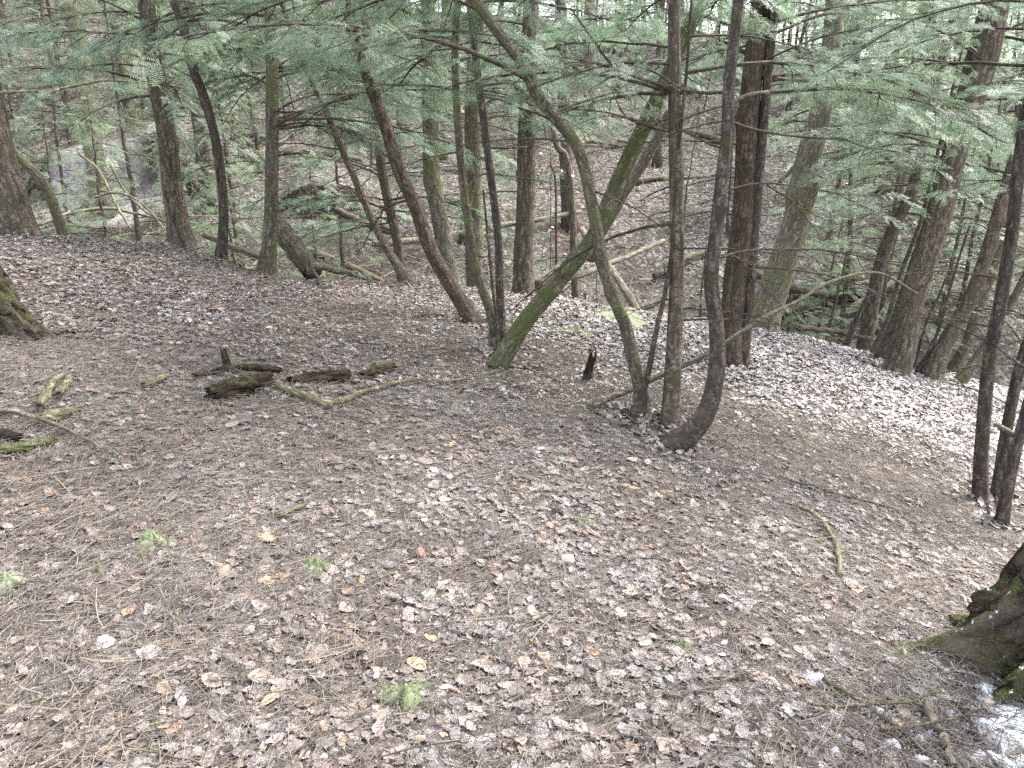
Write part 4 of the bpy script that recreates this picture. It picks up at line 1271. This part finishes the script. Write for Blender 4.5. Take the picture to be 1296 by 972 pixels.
grains(120000, 1.0, 5.5, .8, lambda x, y: np.clip(sstep(-.05, .3, vnoise(x, y, .28, 12) + .5 * vnoise(x, y, .09, 13)) * (.2 + .2 * sstep(-2, 2, x)) + .9 * snowy(x, y), 0, 1), (.0012, .0032), 'snow_grains', 'white granular snow scattered between the near leaves')
grains(60000, 5, 10.5, 1.0, lambda x, y: np.clip(sstep(-.02, .3, vnoise(x, y, .35, 14)) * (.15 + .35 * sstep(-2, 2.5, x)) * (1.1 - needle_zone(x, y)), 0, 1), (.003, .006), 'snow_grains', 'white granular snow on the pale leaf slope')

# thin snow sheet under the roots at the lower right
sx = np.linspace(sp[0] - .95, sp[0] + 1.1, 230); sy = np.linspace(sp[1] - .6, sp[1] + .55, 150)
SX, SY = np.meshgrid(sx, sy)
msk = .95 * snowy(SX - .15, SY) + 1.0 * vnoise(SX + .05 * vnoise(SX, SY, .06, 30), SY, .11, 15) + 1.1 * vnoise(SX, SY * 1.6, .045, 16) + .5 * vnoise(SX, SY, .02, 17) - .74
SZ = ground(SX, SY) + np.clip(msk, -.5, .35) * .075 - .006
b = MB(); ii = np.arange(149)[:, None] * 230 + np.arange(229)[None, :]
qq = np.stack([ii, ii + 1, ii + 231, ii + 230], -1).reshape(-1, 4)
keepq = (msk.ravel()[qq] > -.15).any(1)
b.add(np.stack([SX, SY, SZ], -1).reshape(-1, 3), qq[keepq])
tag(obj('snow_patch', b.mesh('snow_patch', SNOW)), 'thin patchy snow beside the lower right root flare', 'snow', kind='stuff')

# ------------------------------------------------------------------ single leaves that stand out
def big_leaf(label, px, py, wpx, col, ang, seed, wide=1.25):
    p = hit(px, py)
    L = wpx * p[1] / FPX * 1.1
    rg = np.random.default_rng(seed)
    n, m = 15, 9
    t = np.linspace(0, 1, n); s = np.linspace(-1, 1, m)
    wd = .24 * wide * np.sin(pi * np.clip(t * .96 + .02, 0, 1)) ** .75
    wd = wd * (1 + .06 * np.where(np.arange(n) % 2, 1, -1))
    Tt, Ss = np.meshgrid(t, s, indexing='ij')
    X = Tt - .5; Y_ = Ss * wd[:, None]
    Z = .12 + .25 * (Tt - .5) ** 2 * rg.choice([-1, 1]) + .5 * Y_ ** 2 + .02 * vnoise(Tt * 9, Ss * 3 + seed, 1) + .012 * np.cos(Ss * 9)
    V = np.stack([X, Y_, Z], -1).reshape(-1, 3) * L
    nr = gnormal(p[:1], p[1:2]) + np.array([[rg.normal(0, .15), -.25, 0]])
    M = rot_frames(nr, np.array([ang]))[0]
    V = V @ M.T
    i = np.arange(n - 1)[:, None] * m + np.arange(m - 1)[None, :]
    b = MB(); b.add(V, np.stack([i, i + 1, i + m + 1, i + m], -1).reshape(-1, 4), col=np.array(col) * [.78, .82, .95] * np.ones((n * m, 1)))
    st = np.array([[.5, 0, .13], [.62, .02, .12], [.75, .05, .05]]) * L
    b.tube(st @ M.T, .012 * L, 5, col=np.array(col) * .6)
    o = obj('fallen_leaf', b.mesh('fallen_leaf', LITTER), loc=p + [0, 0, .008])
    return tag(o, label, 'leaf', 'single bright leaves on the litter')


for i, a in enumerate([
    ('large golden beech leaf above the green moss clump', 527, 844, 34, (.52, .33, .14), -.5, 1.1),
    ('brown curled leaf with a white patch, left of the golden leaf', 406, 830, 28, (.2, .13, .1), 1.2, 1.4),
    ('folded orange leaf near the pale twig at the bottom left of centre', 342, 890, 30, (.5, .29, .12), .7, 1.0),
    ('wide brown oak leaf above the folded orange leaf', 330, 862, 36, (.3, .17, .1), .2, 1.3),
    ('small orange leaf standing on edge at left foreground', 285, 726, 20, (.5, .28, .15), 1.4, 1.3),
    ('long tan leaf right of the pale curved twig', 468, 655, 24, (.5, .32, .14), -.7, .9),
    ('bright tan leaf right of the golden leaf, farther up the slope', 604, 780, 20, (.52, .32, .13), -.4, 1.0),
    ('pale yellow leaf on the right of centre', 796, 755, 21, (.5, .42, .2), -.1, .9),
    ('reddish leaf on the middle right foreground', 751, 679, 24, (.4, .17, .08), -.3, .7),
    ('curled orange-brown leaf left of the lower right broken branch', 963, 865, 34, (.46, .27, .14), -.3, 1.2),
    ('long brown leaf lying on the thick broken branch', 1050, 874, 30, (.45, .27, .16), -.5, .8),
    ('orange leaf on the right near the frosty twigs', 1085, 805, 15, (.42, .17, .07), -.4, 1.1),
    ('small orange-red leaf above the bottom edge right of centre', 752, 832, 15, (.5, .22, .08), .1, 1.1),
    ('brown curled leaf caught on the twig below the root flare', 1140, 905, 34, (.36, .21, .12), 2.0, 1.2),
    ('orange leaf right of the green moss clump near the bottom', 530, 941, 22, (.52, .3, .11), .5, 1.1),
    ('tan leaf above the folded orange leaf, far lower left', 25, 930, 26, (.45, .28, .15), .3, 1.2),
    ('dry tan leaf in the middle of the left foreground', 268, 868, 30, (.42, .29, .19), -.2, 1.5),
    ('pinkish oak leaf on the left of the foreground', 130, 820, 38, (.38, .26, .21), .2, 1.3),
    ('frosted pale leaf below the yellow dry grass at left', 190, 832, 34, (.4, .34, .3), .1, 1.4),
    ('dark orange leaf on the middle slope, below the leaning red trunk', 505, 433, 9, (.35, .12, .05), .1, 1.3),
    ('tan leaf in the middle slope left of the curved trunk', 682, 571, 16, (.5, .34, .18), .1, 1.2),
]):
    lab, px, py, wp, colr, an, wi = a
    big_leaf(lab, px, py, wp, colr, an, 60 + i, wi)

# ------------------------------------------------------------------ moss clumps
def moss(label, px, py, wpx, hgt, seed, col=(.16, .25, .07), n=1500, name='moss_clump'):
    p = hit(px, py)
    p[2] += .026
    r = wpx * p[1] / FPX / 2 * 1.4
    rg = np.random.default_rng(seed)
    th = rg.uniform(0, 6.28, n); q = np.sqrt(rg.random(n))
    edge = 1 + .35 * np.sin(th * 3 + seed) + .2 * np.sin(th * 5 + seed * 2)
    x = np.cos(th) * q * edge * r; y = np.sin(th) * q * edge * r * .8
    z = hgt * 1.4 * r * (1 - q ** 2) * (.7 + .6 * (vnoise(x / r, y / r, .35, seed) + .5))
    B = np.stack([x, y, ground(p[0] + x, p[1] + y) - p[2] + z], 1)
    dirs = np.stack([x / r * .8, y / r * .8, np.full(n, .7)], 1) + rg.normal(0, .45, (n, 3))
    dirs /= np.linalg.norm(dirs, axis=1)[:, None]
    l = rg.uniform(.05, .12, (n, 1)) * r ** .6 * .16
    sd = np.cross(dirs, rg.normal(0, 1, (n, 3))); sd /= np.linalg.norm(sd, axis=1)[:, None]
    w = l * .28
    V = np.stack([B - sd * w - dirs * l * .6, B + sd * w - dirs * l * .6, B + dirs * l], 1)
    c = np.array(col) * rg.uniform(.5, 1.5, (n, 1)) + rg.uniform(0, .05, (n, 1))
    b = MB(); b.add(V.reshape(-1, 3), None, np.arange(3 * n).reshape(-1, 3), col=np.repeat(c, 3, 0))
    # solid cushion under the tufts
    a = np.linspace(0, 2 * pi, 20, endpoint=False)
    e2 = 1 + .35 * np.sin(a * 3 + seed) + .2 * np.sin(a * 5 + seed * 2)
    rings = []
    for f_ in (1.0, .75, .5, .25):
        xx = np.cos(a) * e2 * r * f_; yy = np.sin(a) * e2 * r * .8 * f_
        rings.append(np.stack([xx, yy, ground(p[0] + xx, p[1] + yy) - p[2] + hgt * 1.4 * r * (1 - f_ ** 2) * .85 - .008 - .03 * (f_ == 1.0)], 1))
    rings.append(np.array([[0, 0, hgt * 1.4 * r * .85 - .004]]))
    Vd = np.concatenate(rings)
    qd = [[k * 20 + j, k * 20 + (j + 1) % 20, (k + 1) * 20 + (j + 1) % 20, (k + 1) * 20 + j] for k in range(3) for j in range(20)]
    td = [[60 + j, 60 + (j + 1) % 20, 80] for j in range(20)]
    b.add(Vd, qd, td, col=np.array(col) * .85)
    return tag(obj(name, b.mesh(name, MOSS, smooth=False), loc=p), label, 'moss', 'moss clumps on the slope')


for i, (lab, px, py, w, h, n) in enumerate([
    ('large pale green moss clump below the golden leaf', 514, 888, 52, .55, 5200),
    ('round dark green moss cushion at the left edge', 10, 744, 36, .6, 2600),
    ('flat bright green moss strip in the left middle foreground', 403, 719, 38, .3, 1600),
    ('pale moss clump left, above the two small ones', 195, 690, 42, .4, 2200),
    ('small moss clump left of the pale one', 119, 703, 18, .4, 900),
    ('second small moss clump just below its twin at left', 125, 721, 24, .4, 1100),
    ('small round moss tuft in the left middle foreground', 228, 744, 12, .5, 600),
    ('bright little moss tuft right of bottom centre', 632, 825, 18, .4, 800),
    ('small moss tuft left of the large pale clump', 480, 872, 20, .5, 900),
    ('little moss tuft at the bottom near the orange leaf', 600, 934, 14, .5, 700),
    ('green sprig patch below the long olive branch', 578, 522, 26, .25, 900),
    ('dull moss patch at the far lower left of centre', 197, 921, 26, .3, 900),
    ('small moss patch left of the rotten log row', 114, 507, 16, .35, 600),
    ('moss fringe beside the lower right root flare', 1140, 832, 60, .2, 3200),
    ('small moss patch right of the thin yellow stick', 405, 621, 18, .35, 700),
    ('little moss tuft left of the yellow stick', 220, 660, 20, .35, 700),
    ('moss patch below the right middle of the litter', 868, 822, 46, .15, 1200),
    ('faint moss patch right of centre near the frosty leaves', 740, 660, 30, .2, 900),
    ('grassy moss patch on the mound behind the splintered stump', 730, 422, 50, .15, 1500),
    ('grassy moss patch on the crest right of the mossy leaner', 790, 405, 60, .15, 1800),
]):
    moss(lab, px, py, w, h, 80 + i, n=n, col=[(.31, .36, .20), (.34, .38, .24), (.27, .32, .17)][i % 3])

# ------------------------------------------------------------------ withered beech saplings with orange leaves, beyond the crest
def beech(label, pp, Y, seed, n):
    P = np.array([at(px, py, Y) for px, py in pp])
    P[0][2] = min(P[0][2], gz(P[0][0], P[0][1]))
    base = P[0].copy()
    rg = np.random.default_rng(seed)
    C = spline(P, 18)
    b = MB(); b.tube(C - base, np.linspace(.012, .003, 18), 5)
    root = tag(obj('beech_sapling', None, loc=base), label, 'sapling', 'beech saplings with withered leaves')
    obj('stem', b.mesh('stem', BARK['grey']), root)
    f = MB()
    for k in range(n):
        c = C[rg.integers(7, 18)] - base + rg.normal(0, .22, 3)
        V, q = LT[rg.integers(len(LT))]
        M = rot_frames(np.array([[rg.normal(0, .5), -.8, rg.normal(.3, .5)]]), rg.uniform(0, 6.28, 1))[0]
        f.add(V @ M.T * rg.uniform(.05, .09) + c, q, col=np.array((.42, .24, .14)) * rg.uniform(.6, 1.2))
    obj('leaves', f.mesh('leaves', LITTER), root)


beech('beech sapling with orange leaves beside the ridged trunk top', [(700, 250), (697, 190), (692, 130), (700, 70)], 12, 1, 26)
beech('beech sapling with withered leaves behind the mossy leaner', [(765, 280), (752, 230), (745, 200), (770, 170)], 12.5, 2, 24)
beech('beech sapling with pale leaves behind the thin clump stems', [(600, 290), (594, 240), (588, 205), (590, 190)], 12, 3, 16)
